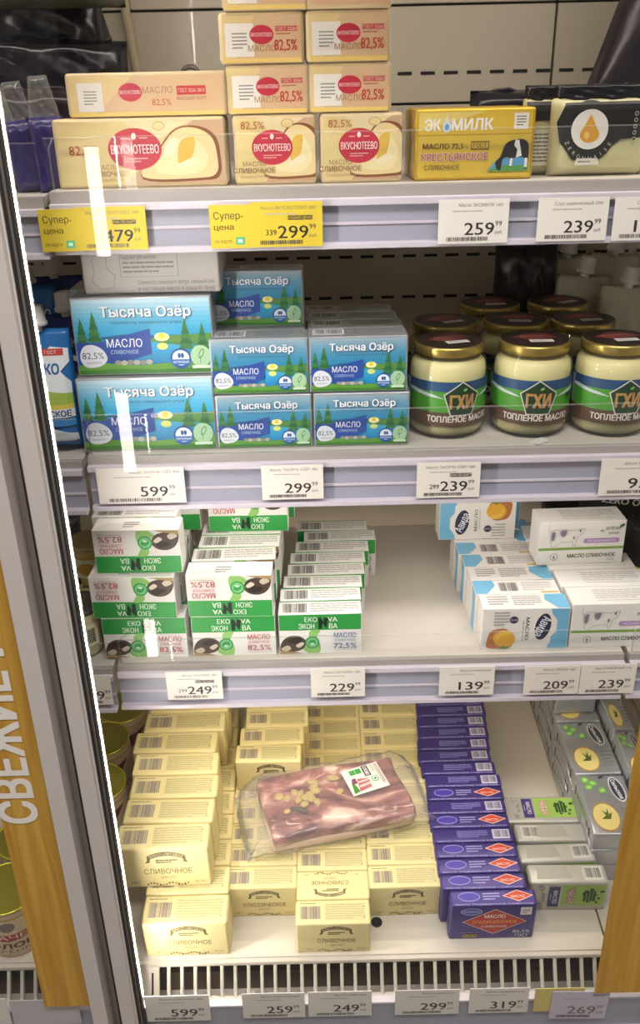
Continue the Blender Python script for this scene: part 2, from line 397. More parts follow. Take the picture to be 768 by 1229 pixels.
# shelves: deck, nosing, price rail with lips, brackets, clear guard
ends = [(-.62, -.2585), (-.2525, .369), (.375, .62)]
def shelf(name, label, x0, x1, zt, zr1, zr0, guard, yb=.36, dy=0.0):
    t = thing(name, label, 'shelf', ((x0+x1)/2, 0, zt))
    def B(n, a, b, c, d, e, f, m, bev=0):
        o = bx(n, a-t.location.x, b-t.location.x, c+dy, d+dy, e-zt, f-zt, m, t, bev); return o
    B('shelf_board', x0, x1, .0, yb, zt-.012, zt, M_shelf, .0015)
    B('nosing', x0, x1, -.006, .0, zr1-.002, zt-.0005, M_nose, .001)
    B('price_rail', x0, x1, -.006, -.002, zr0, zr1, M_rail)
    B('rail_lip', x0, x1, -.012, -.005, zr1-.006, zr1+.001, M_railw, .001)
    B('rail_lip', x0, x1, -.014, -.005, zr0-.002, zr0+.004, M_railw, .001)
    B('rail_rib', x0, x1, -.0075, -.005, zr0+.020, zr0+.0225, M_railw)
    for xx in (x0+.012, x1-.014): B('bracket', xx, xx+.003, .004, yb, zt-.04, zt-.012, M_steel)
    if guard:
        B('clear_guard', x0+.001, x1-.001, -.004, -.0028, zt, zt+guard, M_guard)
        B('guard_edge', x0+.001, x1-.001, -.0042, -.0026, zt+guard, zt+guard+.0012, M_edge)
        me = tube_me('wire_end', [(0, 0, 0), (0, 0, guard*.8), (.004, .004, guard), (.02, .02, guard)], .0009, M_edge)
        obj('guard_end', me, t, (x0+.004-t.location.x, dy+.0, 0))
    return t
Z1, Z2, Z3 = 1.3695, 1.0965, .822
for k, (a, b) in enumerate(ends):
    side = ['in the bay left of the joint', 'in the middle bay', 'in the bay at right'][k]
    dz = [-.004, 0, 0][k]
    shelf('shelf', 'top white shelf with lilac grey price rail '+side, a, b, Z1+dz, 1.357+dz, 1.313+dz, .046)
    shelf('shelf', 'second white shelf down with price rail '+side, a, b, Z2+dz, 1.086+dz, 1.036+dz, .046)
    shelf('shelf', 'third white shelf down with price rail '+side, a, b, Z3+dz, .812+dz, .762+dz, .034)
# bottom price rail in front of the grille
t = thing('bottom_price_rail', 'long grey price rail below the air grille at the foot of the cabinet', 'rail', (0, -.2, .44))
o = bx('rail_plate', XL, XR, -.002, .002, -.045, .026, M_rail, t); 
bx('rail_lip', XL, XR, -.004, .006, .024, .028, M_railw, t, .001); bx('rail_lip', XL, XR, -.008, .002, -.028, -.024, M_railw, t, .001)
bx('lower_panel', XL, XR, .0, .004, -.24, -.046, M_shelf, t)

# ------------------------------------------------------------ doors
GYD = -.212
def door(name, label, x0, x1, stile_left, stile_right):
    d = thing(name, label, 'door', ((x0+x1)/2, GYD, .3)); L = d.location
    def B(n, a, b, c, e, z0, z1, m, bev=0): return bx(n, a-L.x, b-L.x, c-L.y, e-L.y, z0-L.z, z1-L.z, m, d, bev)
    B('glass_pane', x0+.003, x1-.003, GYD, GYD+.003, .30, 1.74, M_glass)
    if stile_left:
        B('door_stile', -.2440, -.2290, GYD-.016, GYD+.006, .25, 1.75, M_alu, .001)
        B('stile_edge', -.2290, -.2272, GYD-.010, GYD+.006, .25, 1.75, mat('pale_stile_edge', 'e2dbd6', .35, .0), .0005)
        B('gasket', -.2272, -.2256, GYD-.008, GYD+.006, .25, 1.75, M_rubber)
        B('gasket_lip', -.2256, -.2236, GYD-.004, GYD+.006, .25, 1.75, mat('grey_seal', '7a716c', .5))
        B('gasket', -.2236, -.2222, GYD-.003, GYD+.006, .25, 1.75, M_rubber)
    if stile_right:
        B('door_stile', -.2775, -.2600, GYD-.016, GYD+.006, .25, 1.75, M_alu, .001)
    return d, B
dl, B = door('glass_door', 'left glass door with aluminium stile and yellow printed strip', -.62, -.264, False, True)
B('yellow_strip', -.3360, -.2778, GYD-.0015, GYD-.0005, .487, 1.45, M_vinyl)
a = Art(.9, .06); 
a.text('f4eee6', 'СВЕЖИЕ ИС', .0, .03, .037, wd=.268, bold=.04, al='l')
me = a.mesh('strip_lettering', lambda x, y, l: (-.009-y*1.0, -.0008-l, x)); zc = onY(35, 985, GYD).z
obj('strip_lettering', me, dl, (-.2778-dl.location.x+.0005, -.0015, zc-dl.location.z))
dr, B = door('glass_door', 'middle glass door over the butter shelves with yellow strip at right', -.2440, .40, True, False)
B('yellow_strip', .3090, .385, GYD-.0015, GYD-.0005, .489, 1.12, M_vinyl)
B('door_stile', .385, .402, GYD-.016, GYD+.006, .25, 1.75, M_alu, .001)
# mullion between the doors, with the vertical light strip on its inner face
LX = .0012
mu = thing('door_mullion', 'grey upright post between the two glass doors, lit strip along it', 'post', (-.25, -.2, .25))
bx('post', -.0095, .0055, -.008, .02, 0, 1.5, M_aludark, mu); bx('post_groove', -.003, -.0015, -.0085, -.0078, 0, 1.5, M_rubber, mu)
bx('light_strip', .0235+LX, .0250+LX, -.001, .0035, .235, 1.5, M_led, mu)
bx('strip_holder', .0220+LX, .0235+LX, -.004, .012, .05, 1.5, M_shelf, mu)
bx('hinge_plate', -.006, .006, -.016, -.006, .13, .165, M_steel, mu, .001)

# unseen case across the aisle, set where its lamps reflect as the pale streak
op = thing('opposite_display_case', 'tall dark display case across the aisle with a lit upright', 'display case', (-.485, -1.62, 0))
bx('case_body', -1.2, 1.2, -.5, -.03, 0, 1.2, mat('case_darkened_body', '4a4643', .5), op)  # case colour darkened to dim its reflection in the door glass
bx('case_upright', -.04, .04, -.03, .0, 0, 2.2, mat('case_upright_grey', '4b4744', .5), op)
for z0, z1 in ((.01, .129), (.58, .786), (1.118, 1.351)): bx('upright_lamp', -.0145, .0145, .0, .008, z0, z1, mat('upright_lamp_glow', 'fff6ec', .4, emit=26), op)

# ------------------------------------------------------------ price tags
def price_tag(name, label, px0, px1, py0, py1, Y, col, price, title='', small='99', promo=None, right=None, group=None, tilt=0, faint=False, sc_w=None):
    A = onY(px0, (py0+py1)/2, Y); Bp = onY(px1, (py0+py1)/2, Y); T = onY((px0+px1)/2, py0, Y); U = onY((px0+px1)/2, py1, Y)
    W, H = Bp.x-A.x, T.z-U.z
    o = thing(name, label, 'price tag', ((A.x+Bp.x)/2, Y, U.z), (0, R(tilt), 0), group)
    bx('card', -W/2, W/2, -.0004, .0004, 0, H, mat('tag_card_'+col, col, .45), o)
    a = Art(W, H, .00004); k = '35302e' if not faint else '7b746e'
    if title: a.text('6a6260', title, W*.92 if W < .09 else W*.96, H*.87, H*.075, wd=min(W*.8, len(title)*H*.075*.78), al='r')
    if title: a.lines('b9b0a6', W*.2, H*.70, W*.8, H*.77, 1)
    if price:
        pw = H*.3*.82*len(price)*.95
        a.text(k, price, W*.80, H*.34, H*.29, wd=min(pw, W*.62), bold=.015, al='r')
        a.text(k, small, W*.815, H*.45, H*.12, bold=.0, al='l'); a.text('6a6260', 'руб.', W*.815, H*.25, H*.07, al='l')
        a.bars('57504c', W*.12, H*.06, W*.72, H*.15, 34, seed=int(price or 1))
    if promo:
        a.rect('4f463c', W*.52, H*.60, W*.86, H*.70); a.text(col if col != 'e8e0d6' else 'ffffff', promo, W*.69, H*.65, H*.06)
        if right: a.text(k, right, W*.28, H*.33, H*.13, al='c')
    me = a.mesh('print', lambda x, y, l: (x-W/2, -.0004-l, y)); obj('print', me, o)
    return o, W, H
def promo_card(label, px0, px1, py0, py1, Y):
    A = onY(px0, (py0+py1)/2, Y); Bp = onY(px1, (py0+py1)/2, Y); T = onY((px0+px1)/2, py0, Y); U = onY((px0+px1)/2, py1, Y); W, H = Bp.x-A.x, T.z-U.z
    o = thing('promotion_card', label, 'price tag', ((A.x+Bp.x)/2, Y, U.z)); bx('card', -W/2, W/2, -.0004, .0004, 0, H, mat('tag_card_yellow', 'd8c13c', .45), o)
    a = Art(W, H, .00004); a.text('4a4222', 'Супер-', W*.1, H*.76, H*.17, wd=W*.72, bold=.01, al='l'); a.text('4a4222', 'цена', W*.1, H*.5, H*.14, wd=W*.48, bold=.01, al='l')
    a.text('6a5f30', 'по карте', W*.1, H*.17, H*.09, wd=W*.42, al='l'); a.rect('57b886', W*.62, H*.08, W*.84, H*.26); a.rect('d8efdc', W*.67, H*.13, W*.78, H*.21)
    obj('print', a.mesh('print', lambda x, y, l: (x-W/2, -.0004-l, y)), o)
TY = -.0155
promo_card('yellow super price card at the left end of the top rail', 48, 96, 251, 302, TY-.001)
price_tag('price_tag', 'yellow price tag reading 479.99 at the left end of the top rail', 92, 176, 248, 300, TY-.0025, 'd8c13c', '479', 'Масло ВКУСНОТЕЕВО 340г', promo='ЦЕНА ПО КАРТЕ')
promo_card('yellow super price card beside the 299 tag on the top rail', 252, 301, 246, 298, TY-.001)
price_tag('price_tag', 'yellow price tag reading 299.99 in the middle of the top rail', 301, 387, 242, 296, TY-.0025, 'd8c13c', '299', 'Масло ВКУСНОТЕЕВО 200г', promo='НОВАЯ ЦЕНА', right='339')
WT = 'e9e3da'
price_tag('price_tag', 'white price tag reading 259.99 on the top rail under the gold pack', 526, 610, 239, 292, TY, WT, '259', 'Масло ЭКОМИЛК 160г')
price_tag('price_tag', 'white price tag reading 239.99 on the top rail below the black and cream sachets', 645, 729, 237, 289, TY, WT, '239', 'Соус майонезный 230г')
price_tag('price_tag', 'white price tag cut by the right picture edge on the top rail', 736, 812, 236, 288, TY, WT, '199', 'Соус майонезный')
price_tag('price_tag', 'white price tag reading 599.99 under the large lake packs', 117, 222, 561, 604, TY, WT, '599', 'Масло ТЫСЯЧА ОЗЁР 400г')
price_tag('price_tag', 'white price tag reading 299.99 under the small lake packs', 314, 388, 558, 599, TY, WT, '299', 'Масло ТЫСЯЧА ОЗЁР 180г')
price_tag('price_tag', 'white price tag reading 239.99 on the second rail left of the jars tag', 500, 576, 555, 597, TY, WT, '239', 'Масло ТЫСЯЧА ОЗЁР 180г', promo='ЦЕНА ПО КАРТЕ', right='299')
price_tag('price_tag', 'white price tag starting 93 at the right end of the second rail', 720, 805, 550, 594, TY, WT, '931', 'Масло ВАСТЭКО 450г')
price_tag('price_tag', 'white price tag ending 9.99 on the third rail beside the lit strip', 88, 134, 811, 846, TY, WT, '29', '')
price_tag('price_tag', 'white price tag with crossed 299 and 249.99 under the green cartons', 200, 267, 806, 839, TY, WT, '249', 'Масло ЭКОНИВА 180г', promo='ЦЕНА ПО КАРТЕ', right='299')
price_tag('price_tag', 'white price tag reading 229.99 right below the front carton with blue percent lettering', 373, 438, 802, 836, TY, WT, '229', 'Масло ЭКОНИВА 180г')
price_tag('price_tag', 'white price tag reading 139.99 under the empty stretch left of the sky blue cartons', 527, 593, 800, 834, TY, WT, '139', 'Масло сливочное')
price_tag('price_tag', 'white price tag reading 209.99 beneath the sky blue cartons, left of a touching pair', 629, 695, 799, 833, TY, WT, '209', 'Масло АВИДА 180г')
price_tag('price_tag', 'white price tag reading 239.99 at the right end of the third rail', 696, 762, 797, 832, TY, WT, '239', 'Сыр ПЛАВЛЕНЫЙ 175г')
BY = -.2065
price_tag('price_tag', 'bottom rail tag reading 599 below the large cream packs, next to the door post', 175, 252, 1195, 1225, BY, WT, '599', 'Масло сливочное 400г')
price_tag('price_tag', 'bottom rail tag reading 259 below the twisted tape scrap', 291, 366, 1192, 1221, BY, WT, '259', 'Масло классическое')
price_tag('price_tag', 'bottom rail tag reading 249 below the frontmost cream pack', 370, 446, 1190, 1219, BY, WT, '249', 'Масло сливочное')
price_tag('price_tag', 'bottom rail tag reading 299 between the cream column and violet row', 474, 551, 1188, 1217, BY, WT, '299', 'Масло сливочное')
price_tag('price_tag', 'bottom rail tag reading 319 below the front violet pack', 563, 634, 1186, 1215, BY, WT, '319', 'Масло традиционное')
price_tag('price_tag', 'pale yellow tag half hidden behind the 269 tag on the bottom rail', 641, 700, 1186, 1213, BY+.0, 'd9c876', '', '')
price_tag('price_tag', 'tilted lilac white tag reading 269 hanging loose over a yellow one', 660, 728, 1190, 1222, BY-.002, 'cfc6d4', '269', 'Масло', tilt=2, faint=True)
price_tag('price_tag', 'blank pale tag on the bottom rail of the left bay', -40, 11, 1199, 1229, BY, WT, '', '')
price_tag('price_tag', 'long blank tag under the yellow strip of the left door', 14, 96, 1200, 1229, BY, 'c9c3c6', '', '')

# ------------------------------------------------------------ product styles
W_cream = mat('cream_foil_wrapper', 'e3d59a', .42, bump=.25, bscale=70, vary=.03, vscale=12)
W_kraft = mat('beige_parchment_wrapper', 'd8c196', .45, bump=.3, bscale=60, vary=.04, vscale=14)
W_gold = mat('gold_yellow_foil', 'c9a21f', .28, .35, bump=.35, bscale=55)
W_silver = mat('silver_foil', 'b9bcc0', .28, .6, bump=.4, bscale=55)
W_carton = mat('white_carton', 'e6e4de', .5, vary=.02)
W_violet = mat('violet_foil', '42367e', .3, .25, bump=.4, bscale=70)
W_grey = mat('grey_white_foil', 'bebdb5', .33, .3, bump=.35, bscale=60)
W_avida = mat('white_blue_carton', 'e8e4de', .5)

def oval_logo(a, cx, cy, rx, ry, big=True):
    a.ell('c5283c', cx, cy, rx, ry, 36); a.text('f7efe6', 'ВКУСНОТЕЕВО', cx, cy, ry*.42, wd=rx*1.78, bold=.02)
    if big:
        a.ell('f2e6da', cx, cy+ry*.62, ry*.12, ry*.16, 12); a.rect('e8a9a6', cx-rx*.5, cy+ry*.50, cx-rx*.2, cy+ry*.56); a.rect('e8a9a6', cx+rx*.2, cy+ry*.50, cx+rx*.5, cy+ry*.56)
        a.lines('eeb8b4', cx-rx*.45, cy-ry*.65, cx+rx*.45, cy-ry*.38, 2)
def vk_front(W, H, wide):
    a = Art(W, H); m = .003
    # folded paper facets of a paler tone and a darker band across
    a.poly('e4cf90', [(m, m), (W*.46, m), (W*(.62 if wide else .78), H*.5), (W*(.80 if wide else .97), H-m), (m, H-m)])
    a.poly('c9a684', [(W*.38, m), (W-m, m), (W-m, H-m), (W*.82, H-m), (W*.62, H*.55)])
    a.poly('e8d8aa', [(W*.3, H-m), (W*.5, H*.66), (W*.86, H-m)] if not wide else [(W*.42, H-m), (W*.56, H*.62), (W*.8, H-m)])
    cx, cy, rx, ry = (W*.47, H*.56, .0255, .0185) if wide else (W*.47, H*.54, .0195, .0155)
    bxx = W*.74 if wide else W*.72; bw = .034 if wide else .024
    P = [(bxx-bw*1.15, H*.16), (bxx+bw*.5, H*.13), (bxx+bw*.95, H*.2), (bxx+bw, H*.42), (bxx+bw*.88, H*.7), (bxx+bw*.45, H*.84), (bxx-bw*.1, H*.82), (bxx-bw*.6, H*.55)]
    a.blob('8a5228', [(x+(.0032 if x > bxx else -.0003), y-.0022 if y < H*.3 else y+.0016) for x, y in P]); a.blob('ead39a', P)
    a.blob('f2e2ac', [(bxx-bw*.75, H*.24), (bxx+bw*.4, H*.2), (bxx+bw*.75, H*.45), (bxx+bw*.3, H*.72), (bxx-bw*.3, H*.6)])
    a.blob('e6bb4e', [(bxx-bw*.1, H*.35), (bxx+bw*.25, H*.4), (bxx+bw*.4, H*.7), (bxx, H*.66)])
    a.blob('f3e8bf', [(bxx-bw*.2, H*.3), (bxx+bw*.1, H*.27), (bxx+bw*.55, H*.36), (bxx+bw*.3, H*.42)]); a.blob('f6edca', [(bxx-bw*.5, H*.45), (bxx-bw*.2, H*.5), (bxx-bw*.1, H*.7), (bxx-bw*.35, H*.66)])
    oval_logo(a, cx, cy, rx, ry)
    a.ell('c9ae7a', W*.66 if not wide else W*.62, H*.88, .006, .004, 16); a.ell('e9d296', W*.66 if not wide else W*.62, H*.88, .005, .0032, 16)
    tx = W*.30 if wide else W*.24
    a.text('9a6d4c', 'МАСЛО', tx, H*.31, .0042); a.text('7d5236', 'СЛИВОЧНОЕ', tx, H*.215, .0046, bold=.01); a.text('b08a64', 'традиционное', tx, H*.13, .003)
    if wide: a.text('c5483f', '82,5%', W*.17, H*.56, .0085)
    else: a.text('b5653f', '82,5%', W*.24, H*.86, .0068)
    return a
def vk_side(W, H, wide):
    a = Art(W, H); m = .003
    a.poly('e6cb8e', [(m, m), (W*.18, m), (W*.42, H-m), (m, H-m)]); a.poly('dcb98f', [(W*.18, m), (W-m, m), (W-m, H-m), (W*.42, H-m)])
    a.rect('efcf77', m, .001, W-m, .0045)
    a.rect('f0e9de', W*.07, H*.14, W*.07+H*.62, H*.78) 
    a.lines('8f8a82', W*.07+H*.15, H*.28, W*.07+H*.47, H*.62, 5)
    a.ell('c5283c', W*.5 if not wide else W*.4, H*.56, .011, .0078, 28); a.text('f7efe6', 'ВКУСНОТЕЕВО', W*.5 if not wide else W*.4, H*.56, .003, wd=.0195)
    if wide:
        a.text('a97a52', 'МАСЛО', W*.57, H*.6, .0055); a.text('c5483f', '82,5%', W*.59, H*.33, .0055); a.rect('c9403f', W*.69, H*.48, W*.87, H*.68); a.text('f3dcc8', 'ГОСТ 32261-2013', W*.78, H*.58, .0032, wd=W*.16); a.text('a4553e', 'ВЫСШИЙ СОРТ', W*.78, H*.40, .0026)
    else:
        a.text('a97a52', 'МАСЛО', W*.5, H*.30, .0050); a.rect('c9504a', W*.66, H*.62, W*.92, H*.72); a.text('f3dcc8', 'ГОСТ 32261', W*.79, H*.67, .0026); a.lines('b5665a', W*.67, H*.54, W*.91, H*.6, 1)
        a.text('c23a34', '82,5%', W*.78, H*.36, .0092, wd=W*.27, bold=.02)
    return a
def vk_back(W, H):
    a = Art(W, H); a.rect('dcb38e', .003, .003, W-.003, H-.003); a.rect('e9d79c', W*.0+.003, H*.75, W-.003, H-.003)
    a.rect('f0e9de', W*.66, H*.30, W*.95, H*.62); a.bars('57504c', W*.68, H*.34, W*.93, H*.6, 26); a.lines('a97a62', W*.1, H*.3, W*.6, H*.6, 4); return a
def vk_top(W, D):
    a = Art(W, D); a.text('c5283c', 'ВКУСНОТЕЕВО ВКУСНОТЕЕВО', W/2, D*.2, .004, wd=W*.8, bold=.02); return a
def tri(cx, cy, w, h): return [(cx-w/2, cy), (cx+w/2, cy), (cx, cy+h)]
def tree(a, cx, y0, h, c='2f6a3c', c2='3f7d46'):
    for k in range(5): a.poly(c if k % 2 else c2, tri(cx, y0+h*k*.165, h*(.52-.085*k), h*.34))
def lerp(c1, c2, t): return ''.join('%02x' % int(int(c1[i:i+2], 16)*(1-t)+int(c2[i:i+2], 16)*t) for i in (0, 2, 4))
def lake(W, H, lo='2aa3d4', hi='d6e6ee'):
    a = Art(W, H, .00004); m = .002; n = 10
    for k in range(n):
        y0, y1 = H*(.42+.56*k/n), H*(.42+.56*(k+1)/n); a.lay = 0
        a.rect(lerp(lo, hi, (k/n)**1.5), m, y0, W-m, min(y1, H-m))
    for k in range(6):
        a.lay = 0; a.rect(lerp('2387c0', '49b4dc', k/6), m, H*(.12+.05*k), W-m, H*(.17+.05*k))
    a.lay = 1
    a.poly('35628e', [(W*.2, H*.5), (W*.36, H*.53), (W*.58, H*.51), (W-m, H*.52), (W-m, H*.47), (W*.2, H*.47)])
    a.poly('5d8f45', [(W*.5, H*.45), (W*.62, H*.5), (W-m, H*.53), (W-m, H*.43), (W*.6, H*.42)])
    a.poly('4c8a4e', [(W*.55, H*.43), (W-m, H*.43), (W-m, H*.37), (W*.75, H*.38)])
    a.ell('f6efb6', W*.63, H*.49, W*.055, H*.055, 20); a.ell('eedc3e', W*.63, H*.50, W*.022, H*.04, 16); a.ell('d8e27e', W*.63, H*.37, W*.04, H*.045, 16)
    for tx, ty, th in ((.06, .33, .42), (.15, .38, .45), (.80, .33, .40), (.92, .33, .34)): tree(a, W*tx, H*ty, H*th)
    a.poly('2b4fa0', [(m, H*.12), (m, H*.44), (W*.15, H*.43), (W*.55, H*.60), (W*.55, H*.28), (W*.4, H*.2), (W*.2, H*.12)])
    a.wave('5f9a3a', [(m, H*.14), (W*.2, H*.17), (W*.45, H*.13), (W*.75, H*.17), (W-m, H*.22)], m)
    a.wave('3e7c2c', [(m, H*.07), (W*.3, H*.09), (W*.6, H*.07), (W-m, H*.1)], m)
    r = random.Random(4)
    for k in range(6): a.ell('b4b5a8' if k % 2 else '8f9189', W*(.30+.045*k), H*(.165+r.random()*.02), W*.026, H*.035, 7)
    a.text('27567e', 'Тысяча Озёр', W*.535, H*.815, H*.125, wd=W*.64, bold=.05); a.text('f2f4f4', 'Тысяча Озёр', W*.53, H*.82, H*.125, wd=W*.64, bold=.03)
    a.text('25658f', 'свежесть северного утра', W*.53, H*.685, H*.04, wd=W*.5, bold=.01)
    a.text('eef2f6', 'МАСЛО', W*.36, H*.425, H*.105, wd=W*.255, bold=.01); a.text('b8cdea', 'СЛИВОЧНОЕ', W*.355, H*.31, H*.05, wd=W*.2)
    P = [(W*.03, H*.24), (W*.06, H*.38), (W*.13, H*.41), (W*.2, H*.34), (W*.225, H*.22), (W*.17, H*.13), (W*.07, H*.12)]
    a.blob('dde2ea', P); a.text('3c434c', '82,5%', W*.125, H*.27, H*.085, wd=W*.155); a.text('6b727c', 'жирность', W*.125, H*.18, H*.03)
    a.ell('235a9c', W*.755, H*.21, H*.135, H*.135, 16); a.ell('e8f0f4', W*.755, H*.22, H*.108, H*.1, 24); a.rect('2e6fb4', W*.755-H*.12, H*.13, W*.755+H*.12, H*.2); a.text('ffffff', 'НАТУРАЛЬНО', W*.755, H*.165, H*.03, wd=H*.2)
    a.ell('235a9c', W*.745, H*.25, H*.02, H*.035, 10); a.ell('235a9c', W*.768, H*.25, H*.02, H*.035, 10)
    a.ell('a9cfa6', W*.90, H*.24, H*.13, H*.14, 28); a.ell('4d8a55', W*.905, H*.27, H*.03, H*.07, 12, rot=-.4); a.ell('a9cfa6', W*.905, H*.27, H*.02, H*.055, 12, rot=-.4); a.rect('4d8a55', W*.895, H*.15, W*.899, H*.25); a.rect('cfe4cc', W*.835, H*.08, W*.965, H*.12)
    return a
def lake_top(W, D):
    a = Art(W, D); a.rect('d9dadb', W*.04, D*.25, W*.36, D*.95); a.bars('4a4a4c', W*.06, D*.35, W*.34, D*.85, 26); a.lines('8f9499', W*.45, D*.3, W*.95, D*.85, 4); return a
def lake_plain(W, H):
    a = Art(W, H); a.rect('dedad6', .002, .002, W-.002, H-.002); g = '8d8884'
    for x0, y0, x1, y1 in ((.28, .38, .70, .385), (.28, .9, .70, .905), (.28, .38, .283, .9), (.697, .38, .70, .9)): a.rect(g, W*x0, H*y0, W*x1, H*y1)
    a.text(g, 'Подходит для выпечки', W*.42, H*.82, H*.09, wd=W*.26); a.lines('a7a29e', W*.3, H*.45, W*.67, H*.74, 3)
    a.text(g, 'Свежесть северного ветра, хвойный лес', W*.68, H*.26, H*.09, wd=W*.56); a.text(g, 'и настоящее масло в каждой пачке', W*.68, H*.12, H*.09, wd=W*.56)
    pts = [(.09, .55), (.08, .75), (.11, .9), (.16, .93), (.19, .8), (.18, .62), (.21, .5), (.24, .42), (.22, .15), (.12, .12), (.07, .3), (.09, .55)]
    for (xa, ya), (xb, yb) in zip(pts, pts[1:]):
        v = Vector((W*(xb-xa), H*(yb-ya))); q = Vector((-v.y, v.x)).normalized()*.0002
        a.poly(g, [(W*xa+q.x, H*ya+q.y), (W*xb+q.x, H*yb+q.y), (W*xb-q.x, H*yb-q.y), (W*xa-q.x, H*ya-q.y)])
    return a
def eko_front(W, H, red='b8433f'):
    a = Art(W, H, .00005); m = .0006
    a.rect('2f9a45', m, H*.60, W-m, H-m)
    a.blob('8cc06a', [(W*.28, H*.14), (W*.36, m), (W*.48, m), (W*.50, H*.2), (W*.46, H*.42), (W*.50, H*.6), (W*.40, H*.6), (W*.36, H*.5), (W*.38, H*.3), (W*.33, H*.2)])
    a.blob('4a382c', [(m, H*.08), (W*.04, H*.34), (W*.14, H*.46), (W*.26, H*.44), (W*.33, H*.3), (W*.28, H*.12), (W*.15, H*.05)])
    a.blob('c9bda6', [(W*.02, H*.14), (W*.1, H*.22), (W*.14, H*.14), (W*.08, H*.07)]); a.blob('241a15', [(W*.1, H*.32), (W*.2, H*.42), (W*.28, H*.36), (W*.2, H*.26)]); a.blob('d8cfbd', [(W*.2, H*.22), (W*.27, H*.3), (W*.3, H*.25), (W*.24, H*.16)]); a.poly('a58a5c', [(m, m), (m, H*.1), (W*.2, H*.05), (W*.3, m)])
    a.ell('2f9a45', W*.40, H*.29, H*.155, H*.155, 28); a.ell('7cc088', W*.40, H*.29, H*.12, H*.12, 24); a.ell('2f9a45', W*.40, H*.29, H*.09, H*.07, 16, rot=.5); a.ell('bfe0c2', W*.40, H*.25, H*.05, H*.03, 12)
    a.text('e8f3e4', 'ЭКОН', W*.335, H*.705, H*.125, wd=W*.19, bold=.02); a.text('e8f3e4', 'ВА', W*.66, H*.705, H*.125, wd=W*.10, bold=.02)
    a.text('e8f3e4', 'ЕКО', W*.39, H*.875, H*.115, wd=W*.15, bold=.02); a.text('e8f3e4', 'IVA', W*.645, H*.875, H*.115, wd=W*.13, bold=.02)
    a.poly('1b2a1c', [(W*.48, H*.64), (W*.52, H*.64), (W*.53, H*.8), (W*.575, H*.64), (W*.60, H*.92), (W*.55, H*.92), (W*.545, H*.8), (W*.50, H*.94), (W*.48, H*.9)])
    a.text(red, 'МАСЛО', W*.80, H*.47, H*.125, wd=W*.27, bold=.015); a.text(red, 'СЛИВОЧНОЕ', W*.80, H*.345, H*.06, wd=W*.25); a.text(red, '72,5%' if red != 'b8433f' else '82,5%', W*.80, H*.205, H*.14, wd=W*.28, bold=.005); a.rect('a9a49c', W*.67, H*.09, W*.95, H*.1)
    return a
def eko_top(W, D):
    a = Art(W, D); a.bars('3c3836', W*.05, D*.14, W*.34, D*.82, 24); a.lines('b2aeaa', W*.38, D*.15, W*.97, D*.85, 4, .5); a.rect('2f9a45', 0.0004, D*.94, W-.0004, D-.0003); return a
def eko_flap(W, D):
    a = Art(W, D); a.poly('d6d2cb', [(0.001, .001), (W-.001, .001), (W*.9, D*.55), (W*.1, D*.55)]); a.lines('4a4644', W*.34, D*.2, W*.52, D*.7, 3); return a
def avi_front(W, H):
    a = Art(W, H, .00005); m = .0008
    a.poly('74b5d8', [(W-m, m), (W-m, H-m), (W*.78, H-m), (W*.80, H*.86), (W*.86, H*.7), (W*.86, H*.42), (W*.80, H*.3), (W*.80, H*.14), (W*.76, m)])
    a.ell('f0e6d6', W*.70, H*.55, W*.105, H*.36, 28, rot=-.15); a.ell('31324f', W*.70, H*.55, W*.09, H*.33, 28, rot=-.15); a.text('eef0f4', 'Авида', W*.70, H*.55, H*.2, wd=H*.5, bold=.02, rot=-112)
    a.text('3c3a40', 'МАСЛО', W*.52, H*.50, W*.04, wd=H*.56, bold=.015, rot=-90); a.text('77737a', 'сливочное крестьянское', W*.475, H*.46, W*.018, wd=H*.52, rot=-90)
    a.ell('3b3350', W*.36, H*.73, W*.05, H*.09, 16); a.text('e8e2ec', '72,5%', W*.36, H*.73, H*.045)
    a.blob('b57442', [(W*.07, H*.05), (W*.06, H*.2), (W*.09, H*.42), (W*.16, H*.5), (W*.3, H*.48), (W*.36, H*.1), (W*.2, H*.03)])
    a.ell('e0a936', W*.26, H*.27, W*.13, H*.21, 18, rot=-.3); a.blob('e9c050', [(W*.16, H*.18), (W*.2, H*.42), (W*.3, H*.47), (W*.33, H*.38), (W*.22, H*.34)]); a.poly('6f8a4a', [(W*.2, H*.02), (W*.26, H*.1), (W*.34, H*.04), (W*.28, m)])
    a.lines('a59f9c', W*.13, H*.58, W*.31, H*.95, 5); return a
def avi_top(W, D, blue_left):
    a = Art(W, D)
    X = (lambda t: W*t) if not blue_left else (lambda t: W*(1-t))
    P = [(X(.995), .0006), (X(.995), D-.0006), (X(.76), D-.0006), (X(.74), D*.6), (X(.80), D*.3), (X(.86), .0006)]
    a.poly('74b5d8', P)
    if blue_left: a.bars('5a5558', W*.30, D*.2, W*.52, D*.8, 24); a.lines('c4beba', W*.58, D*.2, W*.93, D*.85, 4, .5); a.rect('d9a94a', W*.78, D*.06, W*.98, D*.16)
    else: a.lines('a29d9b', W*.08, D*.25, W*.32, D*.9, 4, .5); a.lines('a9a5a6', W*.37, D*.2, W*.7, D*.9, 5, .5)
    return a
def avi_left(W, H):
    a = Art(W, H); a.poly('74b5d8', [(W*.25, .0006), (W-.0006, .0006), (W-.0006, H-.0006), (W*.3, H-.0006), (W*.5, H*.6)]); return a
